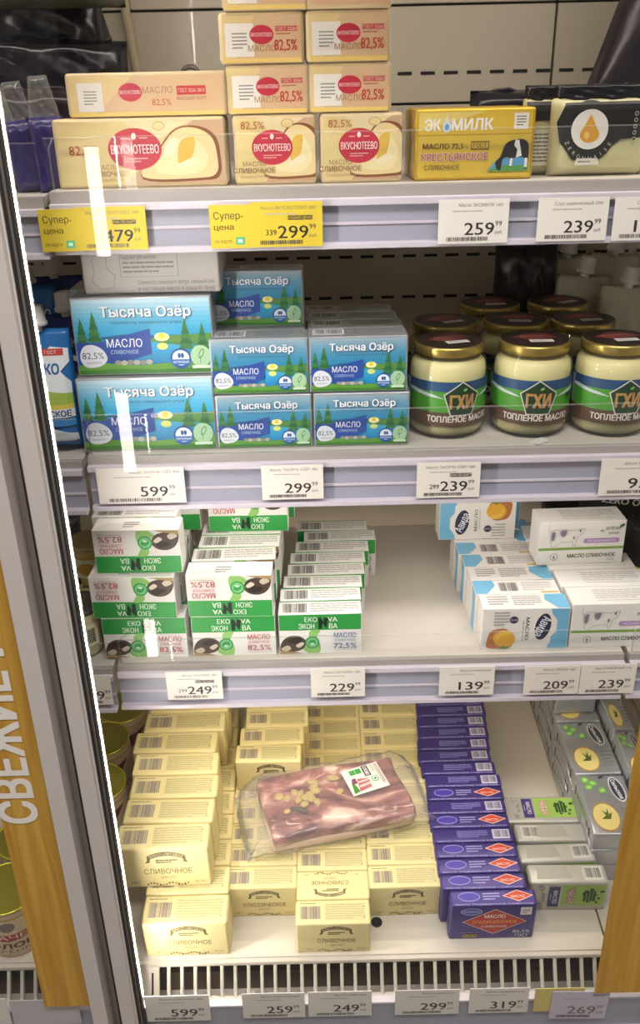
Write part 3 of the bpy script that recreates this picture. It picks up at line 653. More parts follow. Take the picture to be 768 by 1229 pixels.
def zel_front(W, H):
    a = Art(W, H, .00005); a.rect('7fa24a', .0006, H*.34, W-.0006, H*.40)
    a.text('33322f', 'МАСЛО СЛИВОЧНОЕ', W*.63, H*.20, H*.085, wd=W*.56, bold=.03); a.text('77736e', '72,5%', W*.86, H*.1, H*.05)
    a.rect('b08cc0', W*.55, H*.49, W*.91, H*.60); a.ell('b08cc0', W*.55, H*.545, H*.055, H*.055, 16); a.ell('b08cc0', W*.91, H*.545, H*.055, H*.055, 16); a.text('f2e8f4', 'НЕЗАМЕНИМОЕ', W*.73, H*.545, H*.055)
    a.text('4a4a44', 'ЗЕЛЁНАЯ', W*.85, H*.82, H*.07, wd=W*.17); a.text('4a4a44', 'ЛИНИЯ', W*.86, H*.71, H*.06, wd=W*.12); a.ell('4c6a4a', W*.95, H*.88, W*.035, H*.035, 12, rot=.6)
    a.poly('3a3a3a', [(W*.70, H*.77), (W*.725, H*.80), (W*.75, H*.77), (W*.725, H*.74)]); a.poly('e6e4de', [(W*.711, H*.77), (W*.725, H*.785), (W*.739, H*.77), (W*.725, H*.755)])
    a.ell('8b8781', W*.19, H*.19, H*.075, H*.085, 20); a.ell('e6e4de', W*.19, H*.19, H*.065, H*.075, 20); a.rect('8b8781', W*.18, H*.14, W*.20, H*.22)
    # outline cow
    out = [(.15, .44), (.13, .6), (.13, .78), (.16, .83), (.3, .82), (.42, .80), (.46, .84), (.52, .84), (.50, .76), (.47, .68), (.44, .66), (.43, .52), (.42, .44), (.40, .44), (.39, .55), (.25, .53), (.19, .44)]
    for (xa, ya), (xb, yb) in zip(out, out[1:]+[(.15, .44)]):
        v = Vector((W*(xb-xa), H*(yb-ya))); q = Vector((-v.y, v.x)).normalized()*.0002
        a.poly('6d6770', [(W*xa+q.x, H*ya+q.y), (W*xb+q.x, H*yb+q.y), (W*xb-q.x, H*yb-q.y), (W*xa-q.x, H*ya-q.y)])
    a.blob('85798c', [(W*.24, H*.8), (W*.31, H*.81), (W*.29, H*.68), (W*.25, H*.7)]); a.blob('85798c', [(W*.14, H*.76), (W*.18, H*.78), (W*.17, H*.6), (W*.14, H*.6)]); a.poly('4d4650', [(W*.45, H*.8), (W*.48, H*.84), (W*.47, H*.76)]); a.ell('85798c', W*.4, H*.64, W*.012, H*.04, 10)
    a.rect('8b8781', W*.10, H*.8, W*.104, H*.95); a.rect('8b8781', W*.104, H*.79, W*.135, H*.8)
    return a
def zel_top(W, D):
    a = Art(W, D); a.lines('b7b3af', W*.28, D*.3, W*.92, D*.85, 5, .4); a.rect('a9a5a2', W*.28, D*.2, W*.9, D*.22); return a
def banner(a, cx, cy, w, h, c='6b5c34', txt='БРЕСТ-ЛИТОВСК'):
    n = 12; up, dn = [], []
    for i in range(n+1):
        t = i/n*2-1; y = cy+h*.45*(1-t*t); up.append((cx+t*w/2, y+h*.22)); dn.append((cx+t*w/2, y-h*.22))
    for i in range(n): a.poly(c, [dn[i], dn[i+1], up[i+1], up[i]]); a.lay -= 1
    a.poly(c, [(cx-w/2, cy-h*.22), (cx-w*.56, cy-h*.5), (cx-w*.44, cy-h*.45), (cx-w*.42, cy)]); a.poly(c, [(cx+w/2, cy-h*.22), (cx+w*.56, cy-h*.5), (cx+w*.44, cy-h*.45), (cx+w*.42, cy)])
    k = len(txt)
    for i, ch in enumerate(txt):
        t = (i+.5)/k*2-1; t *= .88; a.text('e6dcb0', ch, cx+t*w/2, cy+h*.45*(1-t*t), h*.24, wd=w*.05, rot=math.degrees(-t*h*.9/(w/2))); a.lay -= 1
    a.lay += 2
    a.lines(c, cx-w*.28, cy-h*.55, cx+w*.28, cy-h*.1, 2, .55)
def cream_front(W, H, word, big=False):
    a = Art(W, H, .00005); c = '6b5c34'
    banner(a, W*.54, H*.76, W*.42, H*.24, c)
    a.text(c, word, W*.54, H*.43, H*.13, wd=W*(.60 if len(word) > 10 else .52), bold=.0); a.text('8c7d50', 'МАСЛО', W*.54, H*.27, H*.065, wd=W*.16)
    a.text('8c7d50', '180 г' if not big else '400 г', W*.17, H*.15, H*.05); a.text('8c7d50', '82,5%', W*.88, H*.15, H*.055)
    r = random.Random(3)
    for k in range(14): a.ell('8f8256' if k % 2 else '6b5c34', W*(.3+.034*k), H*(.1+.03*math.sin(k)), W*.014, H*.018+H*.02*r.random(), 6); a.lay -= 1
    a.lay += 1
    return a
def cream_top(W, D, barcode_c='6f6470'):
    a = Art(W, D, .00005); a.lines('8a7d62', W*.05, D*.82, W*.36, D*.9, 1); a.bars(barcode_c, W*.06, D*.22, W*.33, D*.74, 26)
    a.rect('d3c893', W*.39, D*.15, W*.94, D*.86); a.lines('a99d6c', W*.40, D*.19, W*.93, D*.84, 7, .3); a.ell('6b5c34', W*.925, D*.25, .0009, .0009, 8); a.ell('6b5c34', W*.925, D*.7, .0009, .0009, 8); return a
def vio_front(W, H):
    a = Art(W, H, .00005); cx, cy = W*.52, H*.52
    a.poly('e8c9b4', [(cx-W*.38, cy), (cx, cy-H*.37), (cx+W*.38, cy), (cx, cy+H*.37)]); a.poly('b5382f', [(cx-W*.365, cy), (cx, cy-H*.35), (cx+W*.365, cy), (cx, cy+H*.35)])
    a.text('f2e8de', 'МАСЛО', cx, cy+H*.16, H*.1, wd=W*.24, bold=.02); a.text('efa24a', 'ТРАДИЦИОННОЕ', cx, cy, H*.09, wd=W*.53, bold=.02); a.text('f2e8de', 'СЛИВОЧНОЕ', cx, cy-H*.14, H*.06, wd=W*.3)
    a.ell('b6c2e2', W*.24, H*.83, W*.125, H*.10, 28); a.ell('4a4fae', W*.24, H*.83, W*.115, H*.085, 28); a.text('d2daf0', 'ИЗБЁНКИНО', W*.24, H*.83, H*.055, wd=W*.19)
    a.rect('e6e2de', W*.81, H*.72, W*.94, H*.94); a.lines('55505e', W*.83, H*.76, W*.92, H*.9, 4)
    a.text('d6d4e2', '82,5%', W*.85, H*.23, H*.085, wd=W*.2, bold=.02); a.text('d6d4e2', 'ГОСТ', W*.86, H*.11, H*.085, wd=W*.15, bold=.02)
    a.text('b6aed6', 'ВЫСШИЙ СОРТ', W*.24, H*.21, H*.035)
    for k in range(3): a.ell('b9a93a', W*(.19+.055*k), H*.12, W*.03, H*.05, 12); a.ell('55471f', W*(.19+.055*k), H*.12, W*.02, H*.03, 12)
    return a
def vio_top(W, D, red):
    a = Art(W, D, .00005); a.text('b9b4e2', 'МАСЛО ТРАДИЦИОННОЕ СЛИВОЧНОЕ', W*.5, D*.08, D*.09, wd=W*.9)
    if red:
        cx, cy = W*.79, D*.58; a.poly('e8c9b4', [(cx-W*.18, cy), (cx, cy-D*.36), (cx+W*.18, cy), (cx, cy+D*.36)]); a.poly('c0402f', [(cx-W*.16, cy), (cx, cy-D*.31), (cx+W*.16, cy), (cx, cy+D*.31)]); a.text('f2dcc8', 'МАСЛО', cx, cy-D*.05, D*.15)
        a.ell('8f8bd0', W*.22, D*.55, W*.13, D*.3, 20); a.ell('4438a0', W*.22, D*.55, W*.12, D*.24, 20); a.lines('a9a4dc', W*.38, D*.3, W*.58, D*.8, 3)
    else:
        a.rect('cfcade', W*.74, D*.2, W*.95, D*.85); a.bars('3a3560', W*.75, D*.3, W*.94, D*.8, 20); a.lines('8f8bd0', W*.3, D*.3, W*.68, D*.8, 4)
    return a
def vio_top_front(W, D): return vio_top(W, D, True)
def chab(W, H):
    a = Art(W, H, .00005); a.rect('9ac05a', W*.42, H*.18, W*.97, H*.92)
    r = random.Random(5)
    for k in range(12): a.ell('2f5a2c', W*(.70+.022*k), H*(.3+.5*r.random()), W*.02, H*.045, 8, rot=r.random()*3)
    for k in range(4): a.rect('24491f', W*(.70+.04*k), H*.35, W*(.73+.04*k), H*.72)
    a.text('c8445a', 'ЧАБАН', W*.54, H*.54, W*.10, wd=H*.55, bold=.05, rot=-90); a.text('f0e4e4', 'ЧАБАН', W*.54, H*.54, W*.095, wd=H*.53, bold=.0, rot=-90)
    a.rect('3b3470', W*.25, H*.16, W*.39, H*.88); a.text('e6e2ee', 'МАСЛО', W*.335, H*.52, W*.055, wd=H*.46, bold=.02, rot=-90); a.lines('a29cc8', W*.27, H*.25, W*.29, H*.8, 1)
    a.text('5a5a58', '82,5%', W*.19, H*.50, W*.035, wd=H*.3, rot=-90); a.rect('9a9a94', W*.12, H*.12, W*.18, H*.28); a.ell('8a8a86', W*.15, H*.85, W*.035, H*.07, 16); a.ell('bebdb5', W*.15, H*.85, W*.025, H*.05, 16); return a
def chab_top(W, D, s):
    a = Art(W, D); a.rect('d3d2ca', W*s, D*.15, W*(s+.24), D*.85); a.bars('4a4a48', W*(s+.02), D*.28, W*(s+.22), D*.78, 20); a.poly('a9a89f', [(W*.28, D*.2), (W*.7, D*.25), (W*.66, D*.85), (W*.3, D*.8)]) if s < .5 else a.poly('a9a89f', [(W*.1, D*.2), (W*.55, D*.25), (W*.5, D*.85), (W*.12, D*.8)]); return a
def ekm(W, H):
    a = Art(W, H, .00005); m = .003
    a.poly('d8b63c', [(m, m), (W-m, m), (W-m, H-m), (m, H-m)]); a.rect('b58c1c', m, H*.63, W-m, H*.645); a.poly('e8cf72', [(m, H*.70), (W*.6, H-m), (m, H-m)])
    a.text('f2f0ea', 'ЭК', W*.145, H*.78, H*.15, wd=W*.13, bold=.04); a.text('f2f0ea', 'МИЛК', W*.475, H*.78, H*.15, wd=W*.34, bold=.04)
    a.poly('dfe9f2', [(W*.235, H*.76), (W*.262, H*.92), (W*.29, H*.76)]); a.ell('cfe0f0', W*.262, H*.75, W*.036, H*.075, 18); a.ell('6f9fce', W*.262, H*.745, W*.02, H*.045, 14)
    a.rect('eee9da', W*.82, H*.70, W*.94, H*.92); a.lines('55524a', W*.84, H*.74, W*.92, H*.89, 4)
    a.text('4a3a18', 'МАСЛО 72,5', W*.235, H*.485, H*.075, wd=W*.34, bold=.02); a.text('8a6a20', '%', W*.43, H*.475, H*.05)
    a.rect('4a3a18', W*.47, H*.43, W*.62, H*.545); a.rect('d8b63c', W*.476, H*.445, W*.614, H*.53); a.text('4a3a18', 'ГОСТ', W*.545, H*.487, H*.06, wd=W*.11, bold=.02)
    a.text('f2ece0', 'КРЕСТЬЯНСКОЕ', W*.335, H*.335, H*.10, wd=W*.56, bold=.06); a.text('b0305a', 'КРЕСТЬЯНСКОЕ', W*.335, H*.335, H*.10, wd=W*.56, bold=.02); a.text('5a4a20', 'СЛИВОЧНОЕ', W*.23, H*.19, H*.07, wd=W*.3, bold=.01)
    a.poly('5aa0c8', [(W*.62, H*.14), (W*.70, H*.3), (W*.95, H*.32), (W*.96, H*.14)]); a.poly('5a9a4a', [(W*.60, H*.12), (W*.72, H*.2), (W*.96, H*.2), (W*.96, H*.12)])
    a.blob('1c1a18', [(W*.70, H*.14), (W*.68, H*.24), (W*.72, H*.33), (W*.76, H*.5), (W*.84, H*.56), (W*.92, H*.55), (W*.955, H*.45), (W*.95, H*.17), (W*.925, H*.17), (W*.92, H*.3), (W*.83, H*.3), (W*.82, H*.19), (W*.80, H*.19), (W*.79, H*.32), (W*.74, H*.28), (W*.73, H*.15)])
    a.poly('eeeae2', [(W*.84, H*.56), (W*.87, H*.55), (W*.90, H*.33), (W*.85, H*.31), (W*.86, H*.42), (W*.83, H*.48)]); a.poly('eeeae2', [(W*.925, H*.17), (W*.95, H*.17), (W*.95, H*.3), (W*.925, H*.3)]); a.poly('eeeae2', [(W*.80, H*.19), (W*.82, H*.19), (W*.825, H*.3), (W*.80, H*.3)])
    return a
def silv(W, D):   # face-up silver packs of the right tray: bread slice, leaves, dark oval
    a = Art(W, D, .00006)
    a.ell('b08a52', W*.36, D*.28, W*.27, D*.24, 26); a.ell('e0cf86', W*.36, D*.28, W*.25, D*.215, 26); a.poly('55682c', [(W*.26, D*.24), (W*.36, D*.3), (W*.3, D*.4), (W*.38, D*.34), (W*.42, D*.42), (W*.43, D*.32), (W*.5, D*.36), (W*.44, D*.24)])
    for x, y, r in ((.2, .78, .3), (.3, .85, -.4), (.45, .72, .9), (.16, .9, 1.4)): a.ell('78b84e', W*x, D*y, W*.09, D*.05, 12, rot=r); a.ell('a9d884', W*x, D*y, W*.05, D*.025, 12, rot=r)
    a.ell('e2e2e4', W*.76, D*.74, W*.14, D*.22, 26, rot=.15); a.ell('34364a', W*.76, D*.74, W*.12, D*.195, 26, rot=.15); a.text('e8eaee', 'Сельское', W*.76, D*.74, W*.085, wd=D*.34, bold=.03, rot=-80)
    a.ell('3c4452', W*.5, D*.95, W*.07, D*.02, 10, rot=.5); a.lines('8a8d92', W*.7, D*.12, W*.92, D*.45, 5); return a
def silv_side(W, H):
    a = Art(W, H); r = random.Random(9)
    for k in range(7): a.poly('7a746c' if k % 2 else '4d4842', [(W*(.1+.12*k), H*.1), (W*(.16+.12*k), H*.3), (W*(.13+.12*k), H*.85), (W*(.08+.12*k), H*.6)])
    a.lines('4f5058', W*.3, H*.3, W*.7, H*.7, 3); return a

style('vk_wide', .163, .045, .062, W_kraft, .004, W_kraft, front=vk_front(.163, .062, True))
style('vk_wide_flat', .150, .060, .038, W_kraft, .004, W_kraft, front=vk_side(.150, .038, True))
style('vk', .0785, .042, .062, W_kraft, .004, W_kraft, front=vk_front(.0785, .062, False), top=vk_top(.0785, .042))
style('vk_flat', .0775, .062, .042, W_kraft, .004, W_kraft, front=vk_side(.0775, .042, False))
style('vk_flat_back', .0775, .062, .042, W_kraft, .004, W_kraft, front=vk_back(.0775, .042))
style('ekm', .114, .040, .064, W_gold, .0035, W_gold, front=ekm(.114, .064))
style('lake_big', .147, .048, .083, W_silver, .002, W_silver, front=lake(.147, .083), top=lake_top(.147, .048))
style('lake_big_side', .142, .080, .046, mat('white_paper_wrapper', 'd8d4d0', .45, bump=.2), .004, None, front=lake_plain(.142, .046))
style('lake', .1045, .036, .0605, W_silver, .0018, W_silver, front=lake(.1045, .0605, '2b87b4', 'a9b4bd'), top=lake_top(.1045, .036))
style('eko', .102, .0315, .057, W_carton, .0005, None, front=eko_front(.102, .057), top=eko_top(.102, .0315))
style('eko_inverted', .102, .0335, .057, W_carton, .0005, None, front_inv=eko_front(.102, .057), top=eko_flap(.102, .0335))
style('eko_inverted_top', .102, .0335, .057, W_carton, .0005, None, front_inv=eko_front(.102, .057), top=eko_top(.102, .0335))
style('eko_blue', .101, .0305, .057, W_carton, .0005, None, front=eko_front(.101, .057, '3a5f9c'), top=eko_top(.101, .0305))
def eko_r(W, H):
    a = Art(W, H); a.rect('2f9a45', .0006, H*.6, W-.0006, H-.0006); a.text('3a5f9c', '72,5%', W*.5, H*.3, .012, rot=0, wd=W*.8); return a
style('eko_blue_side', .101, .0305, .057, W_carton, .0005, None, front=eko_front(.101, .057, '3a5f9c'), top=eko_top(.101, .0305), right=eko_r(.0305, .057))
style('avida', .106, .034, .058, W_avida, .0006, None, front=avi_front(.106, .058), top=avi_top(.106, .034, False))
style('avida_b', .106, .034, .058, W_avida, .0006, None, front=avi_front(.106, .058), top=avi_top(.106, .034, True), left=avi_left(.034, .058))
style('avida_c', .106, .034, .058, W_avida, .0006, None, front_inv=avi_front(.106, .058), top=avi_top(.106, .034, False))
style('zelen', .112, .042, .062, W_carton, .0008, None, front=zel_front(.112, .062), top=zel_top(.112, .042))
HB, HC = .056, .0345
style('cream_big', .114, .0385, .072, W_cream, .0035, W_cream, front=cream_front(.114, .072, 'СЛИВОЧНОЕ', True), top=cream_top(.114, .0385))
style('cream_base', .104, .040, .0635, W_cream, .003, W_cream, front=cream_front(.104, .0635, 'СЛИВОЧНОЕ', True), top=cream_top(.104, .040))
style('cream_classic', .091, .0335, HB, W_cream, .0022, W_cream, front=cream_front(.091, HB, 'КЛАССИЧЕСКОЕ'), top=cream_top(.091, .0335))
style('cream_small', .091, .0335, HB, W_cream, .0022, W_cream, front=cream_front(.091, HB, 'СЛИВОЧНОЕ'), top=cream_top(.091, .0335))
a = cream_front(.091, .041, 'СЛИВОЧНОЕ'); STYT = Art(.091, .041, .00005); STYT.items = [(c, [(.091-x, .041-y) for x, y in v], f, l) for c, v, f, l in a.items]
style('cream_face_up', .091, .041, HB, W_cream, .0022, W_cream, top=STYT)
style('violet', .106, .0225, .066, W_violet, .003, W_violet, front=vio_front(.106, .066), top=vio_top(.106, .0225, False))
style('violet_red', .106, .0225, .066, W_violet, .003, W_violet, front=vio_front(.106, .066), top=vio_top(.106, .0225, True))
style('chaban', .100, .029, .054, W_grey, .004, W_grey, front=chab(.100, .054), top=chab_top(.100, .029, .70))
style('chaban_l', .100, .029, .054, W_grey, .004, W_grey, front=chab(.100, .054), top=chab_top(.100, .029, .08))
style('chaban_up', .100, .045, .050, W_grey, .004, W_grey, top=chab(.100, .045))
style('silver_up', .066, .100, .030, W_silver, .003, W_silver, top=silv(.066, .100), left=silv_side(.100, .030))
style('silver_plain', .062, .030, .056, W_silver, .003, W_silver, top=lake_top(.062, .030), left=silv_side(.030, .056))

# ------------------------------------------------------------ top shelf
pk('vk_wide', 'butter_pack', 'wide cream butter pack with a red oval logo and bread slice on the top shelf', 72, .008, Z1)
pk('vk_wide_flat', 'butter_pack', 'wide cream butter pack lying on its side on top of the bread slice pack', 83, .012, Z1+.0625)
pk('vk', 'butter_pack', 'square cream butter pack with red oval, bottom of the left stack on the top shelf', 283, .010, Z1)
pk('vk', 'butter_pack', 'square cream butter pack with red oval, bottom of the right stack beside the gold pack', 385, .010, Z1, rz=.8)
for col_, base, pxs, side in (('left', 283, (274, 264, 267), ''), ('right', 385, (371, 367, 367), '')):
    for i, p in enumerate(pxs):
        lab = 'beige butter pack lying on its side, %s in the %s tower' % (['lowest of the lying ones', 'second of the lying ones', 'topmost'][i], col_)
        if col_ == 'right' and i == 2: lab = 'beige butter pack with barcode, topmost in the right tower cut by the picture edge'
        pk('vk_flat_back' if (col_ == 'right' and i == 2) else 'vk_flat', 'butter_pack', lab, p, .012-.002*i, Z1+.0625+.0425*i, rz=(-.8, 1.2, -.5)[i], group='butter packs piled in two towers on the top shelf')
pk('ekm', 'butter_pack', 'golden butter pack with a grazing black and white cow on the top shelf', 497, .010, Z1, rz=0)
pk('ekm', 'butter_pack', 'second golden butter pack standing close behind the one with the cow', 490, .056, Z1)

# ------------------------------------------------------------ pouches, bags
def pillow_me(name, w, h, t, m, seed=1, nx=18, nz=22, crumple=.0, taper=0.0, top_flat=True, bow=0.0):
    bm = bmesh.new(); r = random.Random(seed); F, K = [], []
    ph = [r.uniform(0, 6) for _ in range(6)]
    for j in range(nz+1):
        v = j/nz; f, k = [], []
        for i in range(nx+1):
            u = i/nx*2-1; e = max(0, 1-abs(u)**4); ev = (min(1, v/.12))**.7 if v < .12 else (min(1, (1-v)/(.5 if top_flat else .12)))**.8
            th = t/2*e**.6*ev; x = u*w/2*(1-taper*v)
            dn = crumple*(math.sin(9*u+ph[0]+5*v)*math.sin(11*v+ph[1])+.6*math.sin(23*u+ph[2])*math.sin(17*v+ph[3]))
            edge = 0 if i in (0, nx) or j in (0, nz) else 1
            f.append(bm.verts.new((x, -th+dn*edge+bow*v*v, v*h)))
            k.append(f[-1] if not edge else bm.verts.new((x, th+dn*.7*edge+bow*v*v+.0003, v*h)))
        F.append(f); K.append(k)
    for j in range(nz):
        for i in range(nx):
            bm.faces.new((F[j][i], F[j][i+1], F[j+1][i+1], F[j+1][i]))
            q = (K[j][i], K[j+1][i], K[j+1][i+1], K[j][i+1])
            if len(set(q)) >= 3:
                try: bm.faces.new(q)
                except ValueError: pass
    for f in bm.faces: f.smooth = True
    bmesh.ops.recalc_face_normals(bm, faces=bm.faces); return me_from(name, bm, m)
def drape(a, name, w, h, t, taper=0.0, top_flat=True, off=.0006, bow=0.0, nx=14, z0=0.0):
    """print mapped on the front of a pillow"""
    def f(x, y, l):
        u = (x/(a.W)*2-1)*(a.W/w); v = (y+z0)/h; e = max(0, 1-abs(u)**4); v = min(max(v, 0.001), .999)
        ev = (min(1, v/.12))**.7 if v < .12 else (min(1, (1-v)/(.5 if top_flat else .12)))**.8
        return (u*w/2*(1-taper*v), -(t/2*e**.6*ev)-off-l+bow*v*v, v*h)
    return a.mesh(name, f, slices=12, rows=14)
# purple sachets at the far left of the top shelf
W_pur = mat('dark_purple_film', '3a3070', .25, bump=.6, bscale=35)
for i, (px, yf, hh, lab) in enumerate(((-8, .03, .092, 'leftmost purple sachet cut by the picture edge, clear crinkled top'), (18, .02, .094, 'purple sachet with a clear crinkled top between two others at far left'), (46, .012, .098, 'purple sachet nearest the cream butter with a clear crinkled top'))):
    x = xat(px+19, yf, Z1)
    o = thing('purple_sachet', lab, 'sachet', (x, yf+.015, Z1-.004), (0, R((-4, -5, -3)[i]), R(12)), 'purple sachets at the left end of the top shelf')
    obj('film_body', pillow_me('film_body', .034, hh*.70, .018, W_pur, i, crumple=.0012, top_flat=False), o)
    c = obj('clear_top', pillow_me('clear_top', .031, hh*.40, .014, M_film, i+5, crumple=.0015, taper=.45, top_flat=False), o, (0, 0, hh*.66))
# dark film-wrapped bags filling the upper left and upper right
W_dk = mat('dark_glossy_film', '17131c', .25, bump=.9, bscale=22, vary=.3, vscale=12); W_dk2 = mat('dark_plum_film', '241820', .28, bump=.8, bscale=20, vary=.35, vscale=10); W_gr = mat('dull_green_film', '4b4a38', .3, bump=.7, bscale=25)
def bag(name, lab, px, pz0, Y, w, h, t, m, seed, rz=0, ry=0, cat='bag', group=None, cr=.004):
    o = thing(name, lab, cat, (xat(px, Y, pz0), Y, pz0+w/2*math.sin(R(abs(ry)))), (0, R(ry), R(rz)), group); obj('film_body', pillow_me('film_body', w, h, t, m, seed, crumple=cr, top_flat=False), o); 
    obj('gathered_seam', tube_me('gathered_seam', [(w*(-.42+.084*k), .001*math.sin(k*1.7), h-.001+.003*math.sin(k*2.1+seed)) for k in range(11)], .0018, m), o); return o
g = 'dark bags heaped at the back left of the top shelf'
bag('dark_bag', 'dark glossy bag lowest in the heap at upper left behind the purple sachets', 40, Z1, .16, .17, .09, .05, W_dk2, 11, group=g)
bag('dark_bag', 'dark glossy bag in the middle of the heap at upper left', 52, Z1+.055, .20, .20, .08, .05, W_dk, 12, ry=3, group=g)
bag('dark_bag', 'dark glossy bag on top of the heap at upper left', 30, Z1+.11, .24, .20, .08, .05, W_dk, 13, ry=-4, group=g)
bag('dark_bag', 'tall dark bag with a slanting right edge leaning at upper left', 100, Z1, .27, .16, .225, .04, W_dk2, 14, ry=-14, group=g)
bag('green_bag', 'dull green bag with glints at the top left corner', 60, Z1+.165, .17, .16, .06, .05, W_gr, 15)
bag('dark_bag', 'large dark plum bag leaning at the upper right corner', 765, Z1, .26, .17, .24, .06, W_dk2, 16, ry=18)
bag('dark_bag', 'low dark bag lying behind the black and cream sachets', 650, Z1, .17, .17, .078, .05, W_dk, 17)
bag('dark_bag', 'low dark bag at the right edge behind the egg-logo sachet', 752, Z1, .14, .13, .080, .05, W_dk, 18)
# sachets with the egg-shaped logo
W_may = mat('pale_cream_film', 'cfc99a', .3, bump=.3, bscale=40)
def may_front(W, H):
    a = Art(W, H, .00008)
    a.poly('1b1815', [(W*.10, H*.96), (W*.02, H*.70), (W*.06, H*.44), (W*.2, H*.2), (W*.36, H*.12), (W*.52, H*.26), (W*.72, H*.46), (W*.97, H*.48), (W*.97, H*.97)])
    a.ell('1b1815', W*.37, H*.57, W*.29, H*.42, 32)
    a.ell('efeae0', W*.37, H*.60, W*.20, H*.27, 32); a.poly('e2a93c', [(W*.27, H*.56), (W*.37, H*.80), (W*.47, H*.56)]); a.ell('e0a234', W*.37, H*.53, W*.105, H*.11, 24); a.ell('f3cf6e', W*.34, H*.52, W*.03, H*.05, 12)
    for i, ch in enumerate('ZERONNAISE'):
        t = R(205+i*14); a.text('cfc8b8', ch, W*.37+W*.255*math.cos(t), H*.58+H*.37*math.sin(t), H*.055, rot=math.degrees(t)+90)
    a.poly('e6e0d2', [(W*.23, H*.12), (W*.5, H*.12), (W*.48, H*.21), (W*.25, H*.21)]); a.lines('8a8478', W*.27, H*.14, W*.46, H*.19, 1)
    for k in range(5): a.ell('cfc8b8', W*.86, H*(.46+.085*k), W*.022, H*.03, 12); a.ell('1b1815', W*.86, H*(.46+.085*k), W*.014, H*.02, 12)
    return a
def may_side(W, H):
    a = Art(W, H, .00008); a.rect('d9d4c2', W*.1, H*.1, W*.9, H*.6); a.lines('6a655c', W*.15, H*.14, W*.85, H*.56, 8); a.rect('1b1815', W*.02, H*.72, W*.98, H*.98); a.bars('3a3633', W*.55, H*.2, W*.85, H*.5, 12); return a
for px, yf, w_, art, lab, rz in ((716, .020, .094, may_front, 'black and cream sauce sachet with an egg logo at the right of the top shelf', 0), (655, .040, .050, may_side, 'cream sauce sachet showing its small print, between gold pack and egg sachet', 0)):
    o = thing('sauce_sachet', lab, 'sachet', (xat(px, yf, Z1), yf+.014, Z1), (0, 0, R(rz)))
    obj('film_body', pillow_me('film_body', w_, .072, .026, W_may, 3, crumple=.0006, top_flat=False), o); aa = art(w_*.94, .066)
    obj('front_print', drape(aa, 'front_print', w_, .072, .026, top_flat=False, off=.0012, z0=.003), o)
    obj('gathered_top', pillow_me('gathered_top', w_*.95, .016, .012, W_dk, 8, crumple=.001, top_flat=False), o, (0, 0, .066))

# ------------------------------------------------------------ second shelf
pk('lake_big', 'butter_pack', 'large lake picture butter pack at the bottom of the left stack', 102, .009, Z2)
pk('lake_big', 'butter_pack', 'large lake picture butter pack resting on another, second in the left stack', 95, .018, Z2+.0835)
pk('lake_big_side', 'butter_pack', 'white paper wrapped butter pack with a fine line drawing on top of the left stack', 102, .030, Z2+.167, cat='butter pack')
pk('lake_big', 'butter_pack', 'large foil butter pack hidden behind the bottom lake pack of the left stack', 104, .060, Z2)
pk('lake_big', 'butter_pack', 'large foil butter pack showing only its silver top behind the left stack', 96, .069, Z2+.0835)
g = 'small lake picture butter packs on the second shelf'
ZL = .061
pk('lake', 'butter_pack', 'small lake butter pack, bottom of the stack in the middle', 262, .009, Z2, group=g)
pk('lake', 'butter_pack', 'small lake butter pack, second up in the middle stack', 255, .012, Z2+ZL, group=g)
pk('lake', 'butter_pack', 'small lake butter pack set back on top of the middle stack', 251, .062, Z2+2*ZL, rz=-1, group=g)
pk('lake', 'butter_pack', 'small lake butter pack, bottom of the stack left of the jars', 377, .009, Z2, group=g)
pk('lake', 'butter_pack', 'small lake butter pack, top of the stack left of the jars', 372, .012, Z2+ZL, group=g)
for i in range(3):
    for nm, px, z, lab in (('m', 262, 0, 'small lake pack, bottom layer of the middle stack, %s behind the front'), ('n', 256+2*i, ZL, 'small lake pack, upper layer of the middle stack, %s behind the front'), ('p', 378, 0, 'small lake pack, bottom layer left of the jars, %s behind the front'), ('q', 371-3*i, ZL, 'small lake pack, upper layer left of the jars, %s behind the front')):
        if i == 2 and nm in 'mn': pass
        pk('lake', 'butter_pack', lab % ('first', 'second', 'third')[i], px, .009+.038*(i+1)+(.003 if z else 0), Z2+z+(.0005 if z else 0), group=g)

# glass jars of ghee-like melted butter
M_jar = clear('jar_glass', tint=(.97, .98, .94), ior=1.45, haze=.02); M_fill = mat('pale_butter_fill', 'e4daa4', .35, vary=.06, vscale=20)
M_lid = mat('gold_tin_lid', 'b9a35c', .3, .8); M_lidtop = mat('dark_brown_lid_print', '2f211b', .35, .3)
def jar_art(W, H):
    a = Art(W, H, .00008)
    a.rect('4f9a35', 0, 0, W, H); a.wave('2c4f78', [(0, H), (W, H)], H*.78); c = W*.5
    for s in (-1, 1):
        P = [(c+s*W*.5, H*.80), (c+s*W*.30, H*.80), (c+s*W*.16, H*.70), (c+s*W*.1, H*.62), (c+s*W*.2, H*.66), (c+s*W*.34, H*.735), (c+s*W*.5, H*.75)]; a.poly('cdd6da', P)
    a.rect('a8b6c0', W*.10, H*.03, W*.15, H*.97)
    a.poly('5c4330', [(0, 0), (W, 0), (W, H*.30), (W*.7, H*.31), (W*.3, H*.31), (0, H*.30)])
    pt = lambda r: [(c+r*math.cos(R(90+72*k)), H*.58+r*1.0*math.sin(R(90+72*k))) for k in range(5)]
    a.poly('d9d4c4', pt(H*.43)); a.poly('26402c', pt(H*.40)); a.text('b98f58', 'ГХИ', c, H*.55, H*.30, wd=H*.52, bold=.06); a.ell('7fb85a', c+H*.06, H*.82, H*.05, H*.03, 10, rot=.5)
    a.text('e9e4d8', 'ТОПЛЕНОЕ МАСЛО', c, H*.16, H*.135, wd=W*.40, bold=.04)
    for k in (0, 1): a.ell('2a3f2c', W*(.70+.05*k), H*.6, W*.018, H*.06, 12)
    a.text('2a3f2c', '450', W*.70, H*.5, H*.05); return a
